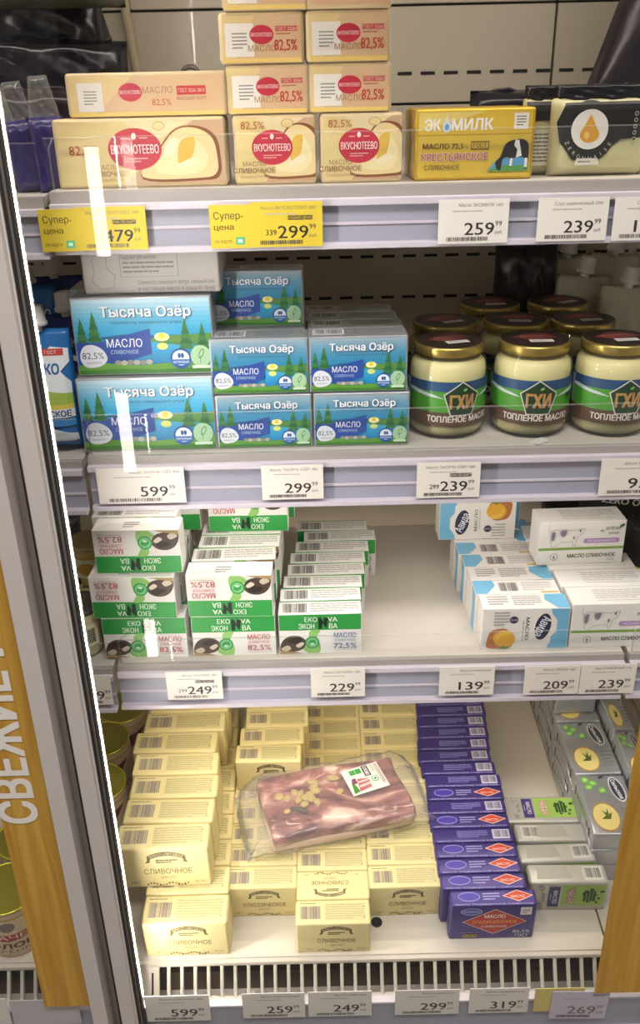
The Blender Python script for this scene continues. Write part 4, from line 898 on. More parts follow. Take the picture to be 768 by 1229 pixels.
JR = .0435
def make_jar(lab, x, y, z, rz=0, sticker=True, group='butter jars on the second shelf', full=True):
    o = thing('glass_jar', lab, 'jar', (x, y, z), (0, 0, R(rz)), group)
    if 'body' not in JC:
        JC['body'] = lathe_me('glass_body', [(JR*.90, 0), (JR*.98, .004), (JR, .012), (JR, .074), (JR*.97, .083), (JR*.85, .0905), (JR*.84, .094)], M_jar, 40)
        JC['fill'] = lathe_me('butter_fill', [(JR*.86, .003), (JR*.95, .008), (JR*.965, .014), (JR*.965, .072), (JR*.93, .081), (JR*.8, .087)], M_fill, 36)
        JC['lid'] = lathe_me('lid', [(JR*.86, .0915), (JR*.89, .0920), (JR*.89, .1000), (JR*.875, .1020), (JR*.84, .1026)], M_lid, 40)
        JC['top'] = lathe_me('lid_top', [(JR*.845, .1027), (JR*.82, .1024), (JR*.5, .1026)], M_lidtop, 36)
        A = jar_art(.190, .050); JC['label'] = A.mesh('paper_label', lambda px, py, l: ((JR+.0004+l)*math.sin((px-.095)/JR), -(JR+.0004+l)*math.cos((px-.095)/JR), .017+py), slices=48)
        S = Art(.026, .011); S.rect('e2dcd4', 0, 0, .026, .011); S.lines('8a8480', .003, .003, .023, .008, 2); JC['sticker'] = S.mesh('price_sticker', lambda px, py, l: (px-.008, py-.018, .1031+l))
        P = Art(.05, .03); P.poly('8c3c3c', [(0, .01), (.02, .028), (.045, .026), (.05, .008), (.02, 0)]); P.lines('c9a07a', .01, .012, .04, .018, 2); JC['lid_print'] = P.mesh('lid_print', lambda px, py, l: (px-.025, py-.006, .1029+l))
    for n, k in (('glass_body', 'body'), ('butter_fill', 'fill'), ('lid', 'lid'), ('lid_top', 'top'), ('paper_label', 'label'), ('lid_print', 'lid_print')): obj(n, JC[k], o)
    if sticker: obj('price_sticker', JC['sticker'], o)
    return o
JC = {}
def jx_(px, y): return xat(px, y, Z2+.04)
make_jar('pale butter jar with gold lid, left one of the front three', jx_(536, .062), .062, Z2, 14)
make_jar('pale butter jar with gold lid, middle one of the front three', jx_(636, .060), .060, Z2, -1)
make_jar('pale butter jar with gold lid, right one of the front three', jx_(733, .056), .056, Z2, 6)
make_jar('butter jar in the second row, behind the left front jar', jx_(531, .155), .155, Z2, 20)
make_jar('butter jar in the second row, behind the middle front jar', jx_(614, .154), .154, Z2, -10)
make_jar('butter jar in the second row, behind the right front jar', jx_(693, .150), .150, Z2, 8)
make_jar('butter jar in the third row, left one with red lid print', jx_(584, .246), .246, Z2, 3)
make_jar('butter jar in the third row, right one with red lid print', jx_(664, .246), .246, Z2, 30)
# white-capped pouches behind the jars
W_pp = mat('pale_pouch_film', 'b9b39a', .3, bump=.35, bscale=35)
M_cap = mat('white_plastic_cap', 'dcd8d0', .35)
def spout(o, w, h, x=0.0, tilt=0):
    if 'cap' not in JC:
        JC['cap'] = lathe_me('cap', [(.0115, 0), (.0125, .001), (.0125, .004), (.0112, .005), (.0100, .020), (.0085, .0215)], M_cap, 20)
        JC['neck'] = lathe_me('spout_neck', [(.006, -.006), (.006, .001)], M_cap, 14)
    c = obj('cap', JC['cap'], o, (x, 0, h+.003), (0, R(tilt), 0)); obj('spout_neck', JC['neck'], c)
def clover(W, H):
    a = Art(W, H, .0001)
    for k in range(3): t = R(90+120*k); a.ell('2f5a33', W*.5+.006*math.cos(t), H*.42+.006*math.sin(t), .0055, .0045, 12, rot=t)
    a.rect('2f5a33', W*.49, H*.25, W*.51, H*.40); a.ell('4a4a3a', W*.82, H*.45, .006, .008, 14); a.ell('b9b39a', W*.82, H*.45, .0045, .0065, 14); a.lines('7a7666', W*.2, H*.12, W*.8, H*.22, 2); return a
for px, Y, hh, lab in ((690, .30, .125, 'pale pouch with green clover mark and white cap behind the jars'), (742, .26, .118, 'pale pouch with white cap at the right edge behind the jars'), (722, .345, .145, 'tall pale pouch with white cap at the back between two others'), (668, .352, .142, 'pale pouch with white cap at the very back near the dark bag')):
    o = thing('spout_pouch', lab, 'pouch', (xat(px, Y, Z2+.06), Y, Z2), (0, R(3), R(-4)), 'pale spout pouches behind the jars')
    obj('film_body', pillow_me('film_body', .072, hh, .035, W_pp, 5, crumple=.0012, top_flat=True), o); obj('front_print', drape(clover(.066, hh*.8), 'front_print', .072, hh, .035, off=.0022, z0=.006), o); spout(o, .07, hh, .0, 6)
bag('dark_bag', 'dark reddish crumpled bag behind the jars under the top shelf', 622, Z2+.0, .335, .085, .165, .04, W_dk2, 31, cat='bag')
obj('x', box_me('x', 0, .01, 0, .01, 0, .01, M_cap)) if False else None
# loose white clip lying on the shelf edge before the middle jar
c = bx('rail_clip', -.010, .010, -.006, .006, 0, .0015, M_cap, None, .0004); c.location = (xat(648, .006, Z2), .008, Z2+.0002); c.rotation_euler = (0, 0, R(38)); tag(c, 'small white plastic clip on the shelf edge before the middle jar', 'clip')

# blue milk pouches of the left bay
W_bl = mat('blue_pouch_film', '2a6fb0', .3, bump=.3, bscale=35); W_bl2 = mat('deep_blue_pouch_film', '24408a', .3, bump=.3, bscale=35)
def milk(W, H):
    a = Art(W, H, .00008)
    a.poly('e6ecf0', [(0, H*.72), (W*.25, H*.86), (W*.5, H*.84), (W*.7, H*.92), (W, H*.90), (W, H*.78), (W*.85, H*.70), (W, H*.60), (W, H*.36), (0, H*.34)])
    a.rect('c84b43', W*.50, H*.84, W*.92, H*.90); a.text('f0e4e0', 'ГОСТ', W*.7, H*.87, H*.03)
    a.text('2a62a4', 'МОЛОКО', W*.40, H*.725, H*.09, wd=W*.86, bold=.04)
    a.poly('a9c65a', [(0, H*.36), (W, H*.36), (W, H*.50), (W*.5, H*.54), (0, H*.50)]); a.poly('e0cf5c', [(0, H*.36), (W, H*.36), (W, H*.40), (0, H*.41)])
    a.poly('2a2624', [(W*.28, H*.44), (W*.30, H*.60), (W*.36, H*.64), (W*.42, H*.58), (W*.58, H*.56), (W*.62, H*.42), (W*.57, H*.42), (W*.55, H*.48), (W*.42, H*.48), (W*.40, H*.41), (W*.36, H*.41), (W*.34, H*.5)]); a.poly('e9e4de', [(W*.44, H*.56), (W*.52, H*.56), (W*.5, H*.49), (W*.44, H*.5)])
    a.rect('e6ecf0', 0, H*.28, W, H*.36); a.text('23407e', 'ЛЕБЕДЕВСКОЕ', W*.46, H*.32, H*.055, wd=W*.98, bold=.04); a.rect('3a86c6', 0, H*.20, W, H*.27); a.poly('e6ecf0', [(0, H*.2), (W*.6, H*.18), (W, H*.12), (W, H*.05), (0, H*.05)]); a.rect('dfa860', W*.1, H*.06, W*.5, H*.13)
    return a
def milk_back(W, H):
    a = Art(W, H, .00008)
    for z in (.25, .6): a.poly('e6ecf0', [(W*.1, H*z), (W*.6, H*(z+.08)), (W*.9, H*z), (W*.9, H*(z+.05)), (W*.6, H*(z+.13)), (W*.1, H*(z+.05))])
    a.text('cfe0ee', 'МОЛОКО', W*.5, H*.82, H*.08, wd=W*.8, bold=.03); a.poly('a9c65a', [(0, H*.42), (W, H*.42), (W, H*.54), (0, H*.56)]); a.rect('2a2624', W*.3, H*.46, W*.5, H*.58); return a
for px, Y, hh, lab, m, art, rz in ((62, .030, .132, 'blue milk pouch with white cap and a cow picture, front one in the left bay', W_bl, milk, -4), (92, .085, .135, 'deep blue milk pouch with white cap right behind the cow pouch', W_bl2, milk_back, 6), (50, .20, .145, 'blue milk pouch in the back row at far left', W_bl, milk_back, 0), (82, .235, .150, 'blue milk pouch in the back row beside the white paper pack', W_bl2, milk_back, 4)):
    dx = {62: 61, 92: 86}.get(px, px)
    o = thing('milk_pouch', lab, 'pouch', (xat(dx, Y, Z2+.05), Y, Z2-.0), (R(-2), R(-1), R(rz)), 'blue milk pouches in the left bay')
    obj('film_body', pillow_me('film_body', .066, hh, .036, m, 6, crumple=.0008, top_flat=True), o); obj('front_print', drape(art(.061, hh*.9), 'front_print', .066, hh, .036, off=.0016, z0=.005), o); spout(o, .06, hh, -.002 if px != 92 else .008, -2)

# ------------------------------------------------------------ third shelf
HE = .0575
g = 'green and white butter cartons on the third shelf'
pk('eko', 'butter_carton', 'upright green and white carton at the bottom of the left stack', 128, .010, Z3, rz=-.6, group=g)
pk('eko_inverted', 'butter_carton', 'upside-down green and white carton on the bottom one of the left stack', 113, .009, Z3+HE, rz=-2.2, group=g)
pk('eko_inverted', 'butter_carton', 'upside-down green and white carton topmost in the left stack', 117, .018, Z3+2*HE, rz=-1, group=g)
pk('eko_inverted_top', 'butter_carton', 'carton showing its barcode right behind the topmost one of the left stack', 117, .055, Z3+2*HE, rz=-1, group=g)
for i in range(4):
    pk('eko', 'butter_carton', 'carton in the bottom row of the left stack, %s behind the front one' % ORD[i+1].replace('second', 'first').replace('third', 'next') if i < 2 else 'carton deep in the bottom row of the left stack, %s from the back' % ('last' if i == 3 else 'one before last'), 130+3*i, .048+.034*i, Z3, group=g)
    if i < 4: pk('eko_inverted_top', 'butter_carton', 'carton in the middle layer of the left stack, %s row back' % ORD[i+1], 122+8*i, .048+.035*i, Z3+HE, group=g)
pk('eko_inverted_top', 'butter_carton', 'carton set back at the top between left and middle stacks', 148, .130, Z3+2*HE, group=g)
pk('eko', 'butter_carton', 'upright green and white carton at the bottom of the middle stack', 233, .010, Z3, group=g)
pk('eko_inverted', 'butter_carton', 'upside-down green and white carton on the bottom one of the middle stack', 227, .008, Z3+HE, rz=-1.2, group=g)
for i in range(4): pk('eko', 'butter_carton', 'carton in the bottom layer of the middle stack, %s row' % ORD[i+1], 235+2*i, .044+.034*i, Z3, group=g)
for i, px in enumerate((234, 242, 246, 250)): pk('eko_inverted_top', 'butter_carton', 'barcoded carton top in the upper layer of the middle stack, %s row' % ORD[i+1], px, .046+.035*i, Z3+HE, rz=(.8, -1, .5, 0)[i], group=g)
pk('eko_inverted', 'butter_carton', 'upside-down carton high at the back of the middle stack', 252, .122, Z3+2*HE, rz=-.6, group=g)
pk('eko_inverted_top', 'butter_carton', 'carton behind the high upside-down one of the middle stack', 262, .160, Z3+2*HE-.0, rz=.4, group=g)
g2 = 'row of green and white cartons with blue lettering'
for i, px in enumerate((336, 338, 342, 347, 350, 356, 366, 358)):
    w_, d_, _, _ = STY['eko_blue']; yf = .010+.0322*i
    pk('eko_blue' if i != 6 else 'eko_blue_side', 'butter_carton', 'carton with blue percent lettering at the front of the right row' if i == 0 else 'carton of the right green row, %s from the front' % ORD[i], px, yf, Z3, rz=(0, .5, -.6, .4, 0, -.4, .8, 0)[i], group=g2)
g3 = 'white and sky blue butter cartons'
for i, (px, stl) in enumerate(((577, 'avida'), (568, 'avida_b'), (563, 'avida'), (555, 'avida_b'), (548, 'avida_b'), (543, 'avida'), (545, 'avida_c'))):
    pk(stl, 'butter_carton', 'white and blue carton with butter picture at the front of its row' if i == 0 else 'white and blue carton, %s in its row' % ORD[i], px, .010+.0352*i, Z3, rz=(-.5, -1, 0, -.5, -1, .6, 0)[i], group=g3)
pk('avida_c', 'butter_carton', 'white and blue carton lying high on the back of its row', 526, .195, Z3+.0585, rz=.6, group=g3)
pk('avida_b', 'butter_carton', 'white and blue carton behind the one lying high on the row', 534, .232, Z3+.0585, rz=1, group=g3)
g4 = 'white cartons with a green stripe and lilac badge'
for i, px in enumerate((682, 668, 655, 640, 628)):
    pk('zelen', 'butter_carton', 'white carton with green stripe and drawn cow, front one cut by the right edge' if i == 0 else 'white carton with green stripe, %s in the bottom row' % ORD[i], px, .010+.0435*i, Z3, group=g4)
pk('zelen', 'butter_carton', 'white carton with green stripe and drawn cow standing on the others', 643, .110, Z3+.0625, rz=1.5, group=g4)
# black sacks behind at right
W_bk = mat('black_sack_film', '1d1a19', .3, bump=.7, bscale=25); W_ye = mat('yellow_sack_patch', 'c7b13a', .35)
def zero(W, H):
    a = Art(W, H, .0001); a.text('cfcac2', 'ZERO ОТ', W*.45, H*.78, H*.09, wd=W*.6, bold=.03, rot=-22); a.ell('c7b13a', W*.3, H*.14, W*.28, H*.07, 20, rot=-.15); a.lines('8a857c', W*.5, H*.3, W*.9, H*.45, 3); return a
for px, Y, z, w_, hh, lab, ry in ((752, .26, Z3, .125, .135, 'black bag with slanting white lettering behind the lilac badge carton', -14), (775, .19, Z3, .11, .075, 'black bag with a yellow patch at the right edge of the third shelf', 10), (700, .325, Z3, .13, .14, 'black bag with yellow edge at the back of the third shelf', -6)):
    o = bag('black_bag', lab, px, z, Y, w_, hh, .055, W_bk, int(px), ry=ry, cr=.003)
    obj('front_print', drape(zero(w_*.85, hh*.8), 'front_print', w_, hh, .055, top_flat=False, off=.004), o)
# tubs and jars of the left bay
W_tub = mat('yellow_tub_label', 'c9b264', .4, vary=.1); W_wt = mat('cream_tub', 'd8d4a6', .35)
def tub(lab, px, Y, z, r, h, m, lidm, nm='dairy_tub', art=None, cat='tub'):
    o = thing(nm, lab, cat, (xat(px, Y, z+.02), Y, z), (0, 0, 0), 'tubs in the left bay of the third shelf')
    obj('tub_body', lathe_me('tub_body', [(r*.86, 0), (r*.9, .002), (r, h*.97), (r, h)], m, 30), o); obj('tub_lid', lathe_me('tub_lid', [(r*1.03, h*.96), (r*1.05, h), (r*1.03, h+.004), (r*.9, h+.003), (r*.5, h+.003)], lidm, 30), o)
    A = Art(.05, h*.5, .0001); A.rect('e6dfba', 0, 0, .05, h*.5); A.ell('c99a3a', .018, h*.25, .012, h*.16, 14); A.bars('4a4438', .032, h*.08, .046, h*.4, 10)
    obj('tub_label', A.mesh('tub_label', lambda x, y, l: ((r*.97+.0012+l)*math.sin((x-.02)/r), -(r*.97+.0012+l)*math.cos((x-.02)/r), h*.25+y), slices=12), o)
    return o
M_clid = mat('smoky_lid', '4c4640', .25); M_glid = mat('golden_paper_lid', 'b9a77a', .35, .2)
tub('cream coloured tub with smoky lid at the front of the left bay', 98, .035, Z3-.0, .027, .062, W_wt, M_clid)
tub('yellow labelled tub with golden lid, lower one beside the left stack', 112, .105, Z3, .026, .056, W_tub, M_glid)
tub('yellow labelled tub with golden lid resting on the lower yellow tub', 112, .105, Z3+.0605, .026, .054, W_tub, M_glid)
tub('dark tub with smoky lid at the back of the left bay', 88, .10, Z3, .025, .085, mat('dark_tub', '2e2833', .4), M_clid)
tub('dark tub with smoky lid behind the first dark tub', 84, .165, Z3, .026, .12, MC['dark_tub'], M_clid)

# ------------------------------------------------------------ bottom deck
g = 'large cream butter packs in two layers at the left of the deck'
S0 = .0545; ST = .0398
lefts = [(139, 1010), (148, 982), (155, 955), (159, 925), (160, 899), (173, 874), (180, 851)]
for i in range(9):
    x = dk(170, 1104, .0635)[0]-.0005*i
    pd('cream_base', 'butter_pack', 'cream butter pack at the front of the lower layer, leftmost column' if i == 0 else 'cream butter pack in the lower layer of the leftmost column, %s row' % ORD[i], dk(170, 1104, .0635)[0]-.0012*i, .001+.0415*i, 0, group=g)
for i, (px, py) in enumerate(lefts):
    x, s = dk(px, py, .0635+.072)
    pd('cream_big', 'butter_pack', 'cream butter pack with full front showing, upper layer of the leftmost column' if i == 0 else 'cream butter pack in the upper layer of the leftmost column, %s row' % ORD[i], x, .0525+ST*i, .064, rz=(1.0, -.6, .3, 0, -.5, .6, 0)[i], group=g)
g = 'small cream butter packs in the column next to the leftmost'
XA = dk(270, 1064, HB)[0]
for i in range(10):
    pd('cream_classic', 'butter_pack', 'cream classic butter pack at the front of the second column' if i == 0 else 'cream butter pack on the deck in the second column, %s row' % ORD[i], XA+.0006*i, .053+HC*i, 0, group=g)
for i, px in enumerate((283, 288, 295, 296)):
    pd('cream_classic', 'butter_pack', 'cream classic butter pack with front showing above the wrapped meat' if i == 0 else 'cream butter pack in the upper layer of the second column, %s row' % ORD[i], dk(px, (909, 890, 869, 851)[i], 2*HB)[0], .212+.0345*i, HB+.0005, rz=(-.6, .5, 0, 0)[i], group=g)
XB = dk(355, 1103, HB)[0]
g = 'small cream butter packs in the middle column'
pd('cream_small', 'butter_pack', 'cream butter pack at the very front of the deck, middle column', XB, .001, 0, group=g)
pd('cream_face_up', 'butter_pack', 'cream butter pack turned with its face up behind the front pack of the middle column', XB+.001, .0355, 0, group=g)
for i in range(10): pd('cream_small', 'butter_pack', 'cream butter pack in the middle column, %s row' % ORD[i+2], XB+.001+.0004*i-(.0005 if i % 2 else 0), .0775+HC*i*.99, 0, rz=(.4 if i % 2 else -.3), group=g)
XC = dk(443, 1061, HB)[0]
g = 'small cream butter packs in the column beside the violet ones'
for i in range(10): pd('cream_small', 'butter_pack', 'cream butter pack at the front of the column beside the violet packs' if i == 0 else 'cream butter pack in the column beside the violet packs, %s row' % ORD[i], XC+.0003*i, .050+HC*i*.99, 0, rz=(.5, -.3, 0, .4, -.5)[i % 5], group=g)
g = 'violet foil butter packs in a long row'
VY = [(541, 1083, 1), (530, 1062, 1), (526, 1043, 1), (523, 1024, 1), (521, 1010, 0), (517, 992, 1), (515, 977, 0), (513, 955, 1), (512, 944, 0), (507, 929, 0), (503, 916, 0), (503, 903, 0), (503, 890, 0), (502, 877, 0), (502, 864, 0), (501, 852, 0)]
for i, (px, py, rd) in enumerate(VY):
    x, s = dk(px, py, .066)
    pd('violet_red' if rd else 'violet', 'butter_pack', 'violet butter pack with a red diamond at the front of its row' if i == 0 else 'violet foil butter pack, %s from the front of its row' % ORD[i], x, .0145+.0235*i, 0, rz=(0, 0, .5, -.4)[i % 4], group=g)
g = 'grey foil butter packs right of the violet row'
for i, (px, py, stl) in enumerate(((636, 1056, 'chaban'), (624, 1033, 'chaban'), (621, 1010, 'chaban_l'))):
    x, s = dk(px, py, .054); pd(stl, 'butter_pack', 'grey foil butter pack with a green picture at the front of its short row' if i == 0 else 'grey foil butter pack, %s in the short row' % ORD[i], x, .052+.0325*i, 0, rz=(-1.2, .8, -.5)[i], group=g)
x, s = dk(609, 986, .05); pd('chaban_up', 'butter_pack', 'grey foil butter pack lying with its green picture upward', x, .151, 0, rz=-1, group=g)
# silver packs in the tray at the right
g = 'silver foil packs piled along the right side of the deck'
A0 = dk(704, 1000, .09)
for j in range(3):
    for k in range(4):
        x = dk(692-16*k, 985-52*k, .09)[0] + .000
        pd('silver_up', 'butter_pack', 'silver foil pack in the right pile, %s layer, %s row from the front' % (('bottom', 'middle', 'top')[j], ORD[k]), .3445+.0005*k, .095+.102*k, .0305*j, rz=-(.0+(j == 2)*(1.5, -1, 1, 0)[k]), group=g, cat='butter pack')
pd('silver_plain', 'butter_pack', 'small silver pack standing on the back of the right pile, nearest one', .343, .315, .092, rz=2, group=g); pd('silver_plain', 'butter_pack', 'small silver pack standing on the back of the right pile, farther one', .343, .350, .092, rz=-2, group=g)
def big_silver_leaf(W, H):
    a = Art(W, H); a.ell('78b84e', W*.5, H*.15, W*.2, H*.1, 12, rot=.5); a.ell('3c4452', W*.4, H*.7, W*.3, H*.05, 10, rot=.5); a.ell('3c4452', W*.7, H*.85, W*.2, H*.04, 10, rot=-.6); return a
style('silver_stand', .030, .102, .066, W_silver, .003, W_silver, front=big_silver_leaf(.030, .066), left=silv_side(.102, .066), top=silv(.030, .102))
pd('silver_stand', 'butter_pack', 'silver foil pack standing on edge beside the right pile, dark leaf print', .413, .150, .050, group=g); 
pd('silver_stand', 'butter_pack', 'silver foil pack standing on edge at the far end beside the right pile', .413, .256, .050, rz=1, group=g)
for k in range(2): pd('silver_stand', 'butter_pack', 'silver foil pack on edge down beside the right pile, %s one' % ('near', 'far')[k], .413, .150+.106*k, -.033+.034 if False else 0, group=g) if False else None

# cans with clear yellow rims at the left
M_can = mat('pale_pink_can_label', 'd9c4a4', .4, vary=.05); M_canlid = mat('olive_yellow_tin', '8b8428', .35, .3); M_canrim = mat('bright_yellow_rim', 'cfc83a', .25, .5)
def can_art(W, H, body):
    a = Art(W, H, .0001); a.rect('e3cfae', 0, H*.05, W, H*.95); a.rect('c9a86a', 0, H*.9, W, H*.95)
    if body == 'jar': a.ell('8a8078', W*.5, H*.74, W*.05, H*.12, 16); a.poly('b5443c', [(W*.2, H*.44), (W*.5, H*.38), (W*.8, H*.44), (W*.8, H*.60), (W*.5, H*.54), (W*.2, H*.60)]); a.text('f0e4d4', 'РОГАЧЕВЪ', W*.5, H*.48, H*.1, wd=W*.5, bold=.02); a.text('6a4a34', 'МОЛОКО', W*.5, H*.26, H*.12, wd=W*.46, bold=.04); a.text('8a6a54', 'ВАРЁНКА', W*.5, H*.12, H*.07, wd=W*.34)
    else: a.poly('7a2c3a', [(W*.3, H*.3), (W*.45, H*.28), (W*.6, H*.5), (W*.7, H*.8), (W*.5, H*.7)]); a.text('7a2c3a', 'МОЛОКО', W*.5, H*.2, H*.1, wd=W*.4, bold=.03)
    return a
def can(nm, lab, p, rx, r, h, kind, sticker=False, group=None):
    o = thing(nm, lab, 'can' if kind != 'jar' else 'jar', p, (rx, 0, R(10)), group)
    obj('can_body', lathe_me('can_body', [(r*.96, 0), (r, .003), (r, h-.003), (r*.98, h)], M_can, 36, True, False), o)
    obj('lid', lathe_me('lid', [(r*.99, h-.001), (r*.96, h-.003), (r*.5, h-.003)], M_canlid, 36), o)
    obj('rim', tube_me('rim', [((r*1.0)*math.cos(R(t)), (r*1.0)*math.sin(R(t)), h) for t in range(0, 360, 12)], .0015, M_canrim, 8, True), o)
    obj('rim', tube_me('rim', [((r*.86)*math.cos(R(t)), (r*.86)*math.sin(R(t)), h-.0025) for t in range(0, 360, 12)], .0008, M_canrim, 6, True), o)
    W = 2*math.pi*r*.8; A = can_art(W, h*.86, kind)
    obj('paper_label', A.mesh('paper_label', lambda x, y, l: ((r+.0004+l)*math.sin((x-W*.5)/r), -(r+.0004+l)*math.cos((x-W*.5)/r), h*.07+y), slices=36), o)
    if sticker: obj('price_sticker', box_me('price_sticker', -.010, .012, -.012, .004, h-.0022, h-.0014, mat('paper_sticker', 'e6e0d8', .5), .0003, 1), o)
    return o
for i, (px, py, lab, st) in enumerate(((130, 925, 'tin can with olive yellow lid, nearest at the left of the deck', False), (137, 884, 'tin can with yellow lid and a white price sticker at the left of the deck', True), (155, 872, 'tin can with yellow rim farthest back beside the cream column', False))):
    x, s = dk(px, py, .086); s = (.205, .285, .352)[i]; x = (-.318, -.327, -.312)[i]
    p = dkp(x, s, .0); can('tin_can', lab, p, SL, .0355, (.086, .092, .092)[i], 'can', st, 'tin cans at the left of the deck')
# jars behind the left door
for i, (x, s, h0, lab, st) in enumerate(((-.400, .040, 0, 'can of milk with red ribbon label and price sticker behind the left door', True), (-.398, .118, 0, 'can of milk standing behind the ribbon label one, left door', False), (-.468, .070, 0, 'can of milk at the far left edge behind the left door', False))):
    p = dkp(x, s, h0); can('tin_can', lab, p, SL, .0375, .085, 'jar', st, 'milk cans behind the left door')

# wrapped meat lying across the packs
def meat_mat():
    m = bpy.data.materials.new('marbled_meat'); m.use_nodes = True; nt = m.node_tree; b = nt.nodes['Principled BSDF']; tc = nt.nodes.new('ShaderNodeTexCoord')
    n = nt.nodes.new('ShaderNodeTexNoise'); n.inputs['Scale'].default_value = 20; n.inputs['Detail'].default_value = 4; n.inputs['Distortion'].default_value = 1.6
    mp = nt.nodes.new('ShaderNodeMapping'); mp.inputs['Scale'].default_value = (.7, 1, 2.0); nt.links.new(tc.outputs['Object'], mp.inputs[0]); nt.links.new(mp.outputs[0], n.inputs['Vector'])
    cr = nt.nodes.new('ShaderNodeValToRGB'); e = cr.color_ramp.elements; e[0].position = .34; e[0].color = rgb('5a2a2e')+(1,); e[1].position = .66; e[1].color = rgb('e6d4c4')+(1,)
    x = e.new(.50); x.color = rgb('9a5f5e')+(1,); x = e.new(.57); x.color = rgb('c39a8c')+(1,)
    nt.links.new(n.outputs['Fac'], cr.inputs[0]); nt.links.new(cr.outputs[0], b.inputs['Base Color']); b.inputs['Roughness'].default_value = .3
    bp = nt.nodes.new('ShaderNodeBump'); bp.inputs['Strength'].default_value = .5; bp.inputs['Distance'].default_value = .003; nt.links.new(n.outputs['Fac'], bp.inputs['Height']); nt.links.new(bp.outputs['Normal'], b.inputs['Normal']); return m
MM = meat_mat(); M_fat = mat('pale_rind_fat', 'cdb098', .4, bump=.3, vary=.15, vscale=30)
def slab_me(name, L, Wd, T, m, seed, z0=0, round_=.007, amp=.0025):
    bm = bmesh.new(); add_box(bm, -L/2, L/2, -Wd/2, Wd/2, z0, z0+T, round_, 3); bmesh.ops.subdivide_edges(bm, edges=[e for e in bm.edges if e.calc_length() > .012], cuts=12, use_grid_fill=True)
    r = random.Random(seed); a, b, c = r.random()*6, r.random()*6, r.random()*6
    for v in bm.verts:
        p = v.co; k = math.sin(p.x*55+a)*math.sin(p.y*60+b)*amp + math.sin(p.x*120+c)*math.sin(p.y*95+a)*amp*.5
        if p.z > z0+T*.4: p.z += k
        p.x += math.sin(p.y*50+b)*amp*1.2; p.y += math.sin(p.x*30+c)*amp*1.0
    for f in bm.faces: f.smooth = True
    return me_from(name, bm, m)
MX, MS = dk(401, 958, .085); mp_ = dkp(MX, MS, HB+.006)
meat = thing('wrapped_meat', 'slab of marbled pork belly in a clear bag lying across the cream packs', 'meat', mp_, (SL, 0, R(13)))
LM, WM = .196, .106
obj('meat_slab', slab_me('meat_slab', LM, WM, .019, MM, 3, z0=.012), meat); obj('rind', slab_me('rind', LM*.985, WM*.96, .012, M_fat, 5, z0=0, round_=.004, amp=.0012), meat)
# clear bag: a loose film skin, wider at the ends
def film_bag(L, Wd, T):
    bm = bmesh.new(); N = 36; rows = []; r = random.Random(4)
    for i in range(25):
        u = i/24*2-1; x = u*(L/2+.030); e = min(1, (1-abs(u))*(L/2+.03)/.030); hh = (T+.007)*e**.6+.0012; ww = (Wd/2+.006)*(.82+.18*e)+ (1-e)*.004; ring = []
        for k in range(N):
            t = 2*math.pi*k/N; c_, s_ = math.cos(t), math.sin(t); sx = math.copysign(abs(c_)**.45, c_)*ww; sz = math.copysign(abs(s_)**.5, s_)*hh/2
            j = .0012*math.sin(5*t+i*1.1)+.0010*math.sin(9*t-i*2.3)*(1+1.5*(1-e))
            ring.append(bm.verts.new((x+.004*math.sin(3*t+i)*(1-e), sx+j, hh/2+sz+j-.001+(1-e)*.004)))
        rows.append(ring)
    for a_, b_ in zip(rows, rows[1:]):
        for k in range(N): bm.faces.new((a_[k], a_[(k+1) % N], b_[(k+1) % N], b_[k])).smooth = True
    bm.faces.new(rows[0][::-1]); bm.faces.new(rows[-1]); return me_from('clear_bag', bm, M_film)
obj('clear_bag', film_bag(LM, WM, .033), meat, (0, 0, -.0015))
r = random.Random(12); gm = mat('yellow_seasoning', 'b8a062', .4, vary=.15, vscale=40, bump=.3)
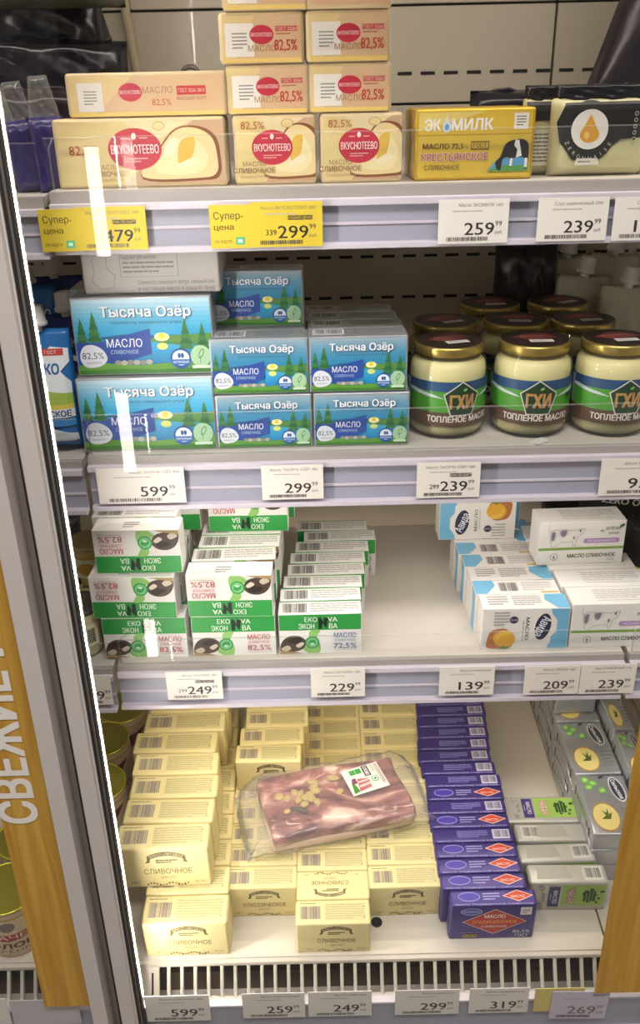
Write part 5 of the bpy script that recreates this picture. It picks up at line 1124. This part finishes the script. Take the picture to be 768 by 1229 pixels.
for k in range(20):
    bm = bmesh.new(); bmesh.ops.create_icosphere(bm, subdivisions=2, radius=1)
    sx, sy, sz = r.uniform(.005, .010), r.uniform(.004, .007), .0025
    for v in bm.verts: v.co = Vector((v.co.x*sx*(1+.2*math.sin(7*v.co.y)), v.co.y*sy, v.co.z*sz))
    for f in bm.faces: f.smooth = True
    obj('seasoning_clump', me_from('seasoning_clump', bm, gm), meat, (-.035+r.gauss(0, .016), .008+r.gauss(0, .012), .0325), (0, 0, r.random()*3))
bm = bmesh.new(); bmesh.ops.create_icosphere(bm, subdivisions=2, radius=1)
for v in bm.verts: v.co = Vector((v.co.x*.014, v.co.y*.004, v.co.z*.002))
obj('dark_leaf', me_from('dark_leaf', bm, mat('dark_bay_leaf', '3c2a22', .5)), meat, (-.052, -.016, .0325), (0, 0, -.5))
A = Art(.054, .046, .00008); A.rect('e8e4dc', 0, 0, .054, .046); A.rect('3f9a4a', .010, .034, .027, .043); A.rect('e8e4dc', .018, .034, .0186, .043); A.rect('1c1a1a', .029, .026, .038, .045); A.text('f2f0ec', 'СЛОВО', .0335, .0355, .0048, wd=.016, bold=.03, rot=-90); A.text('3a3634', '5-6°С', .0435, .037, .0035, rot=-90)
A.poly('b9606a', [(.012, .004), (.030, .006), (.032, .022), (.016, .026)]); A.poly('e6cfc6', [(.014, .010), (.031, .012), (.031, .015), (.015, .014)]); A.poly('e6cfc6', [(.015, .018), (.032, .019), (.031, .021), (.016, .021)]); A.poly('4a8a3c', [(.003, .002), (.012, .004), (.010, .016), (.006, .022)]); A.poly('8a4a6a', [(.006, .018), (.014, .018), (.014, .028), (.008, .027)])
A.ell('3f9a6a', .040, .018, .005, .005, 20); A.ell('e8e4dc', .040, .018, .0038, .0038, 20); A.ell('3f9a6a', .040, .018, .0022, .0022, 12); A.lines('7a7672', .047, .006, .052, .043, 14)
obj('paper_label', A.mesh('paper_label', lambda x, y, l: (x-.027, y-.023, .0385+l)), meat, (.046, .010, 0), (0, 0, R(8)))
# twist of clear tape on the grille
obj_ = obj('tape_scrap', tube_me('tape_scrap', [(-.010, -.006, .001), (-.004, -.001, .003), (.004, .004, .002), (.010, .006, .003), (.008, .001, .003), (.0, -.004, .003), (-.008, -.008, .002)], .0013, mat('pale_tape', 'd6d0c4', .35)), None, (onY(295, 1182, -.17).x, -.172, GZ+.0003))
tag(obj_, 'small pale twisted tape scrap lying on the air grille', 'tape')
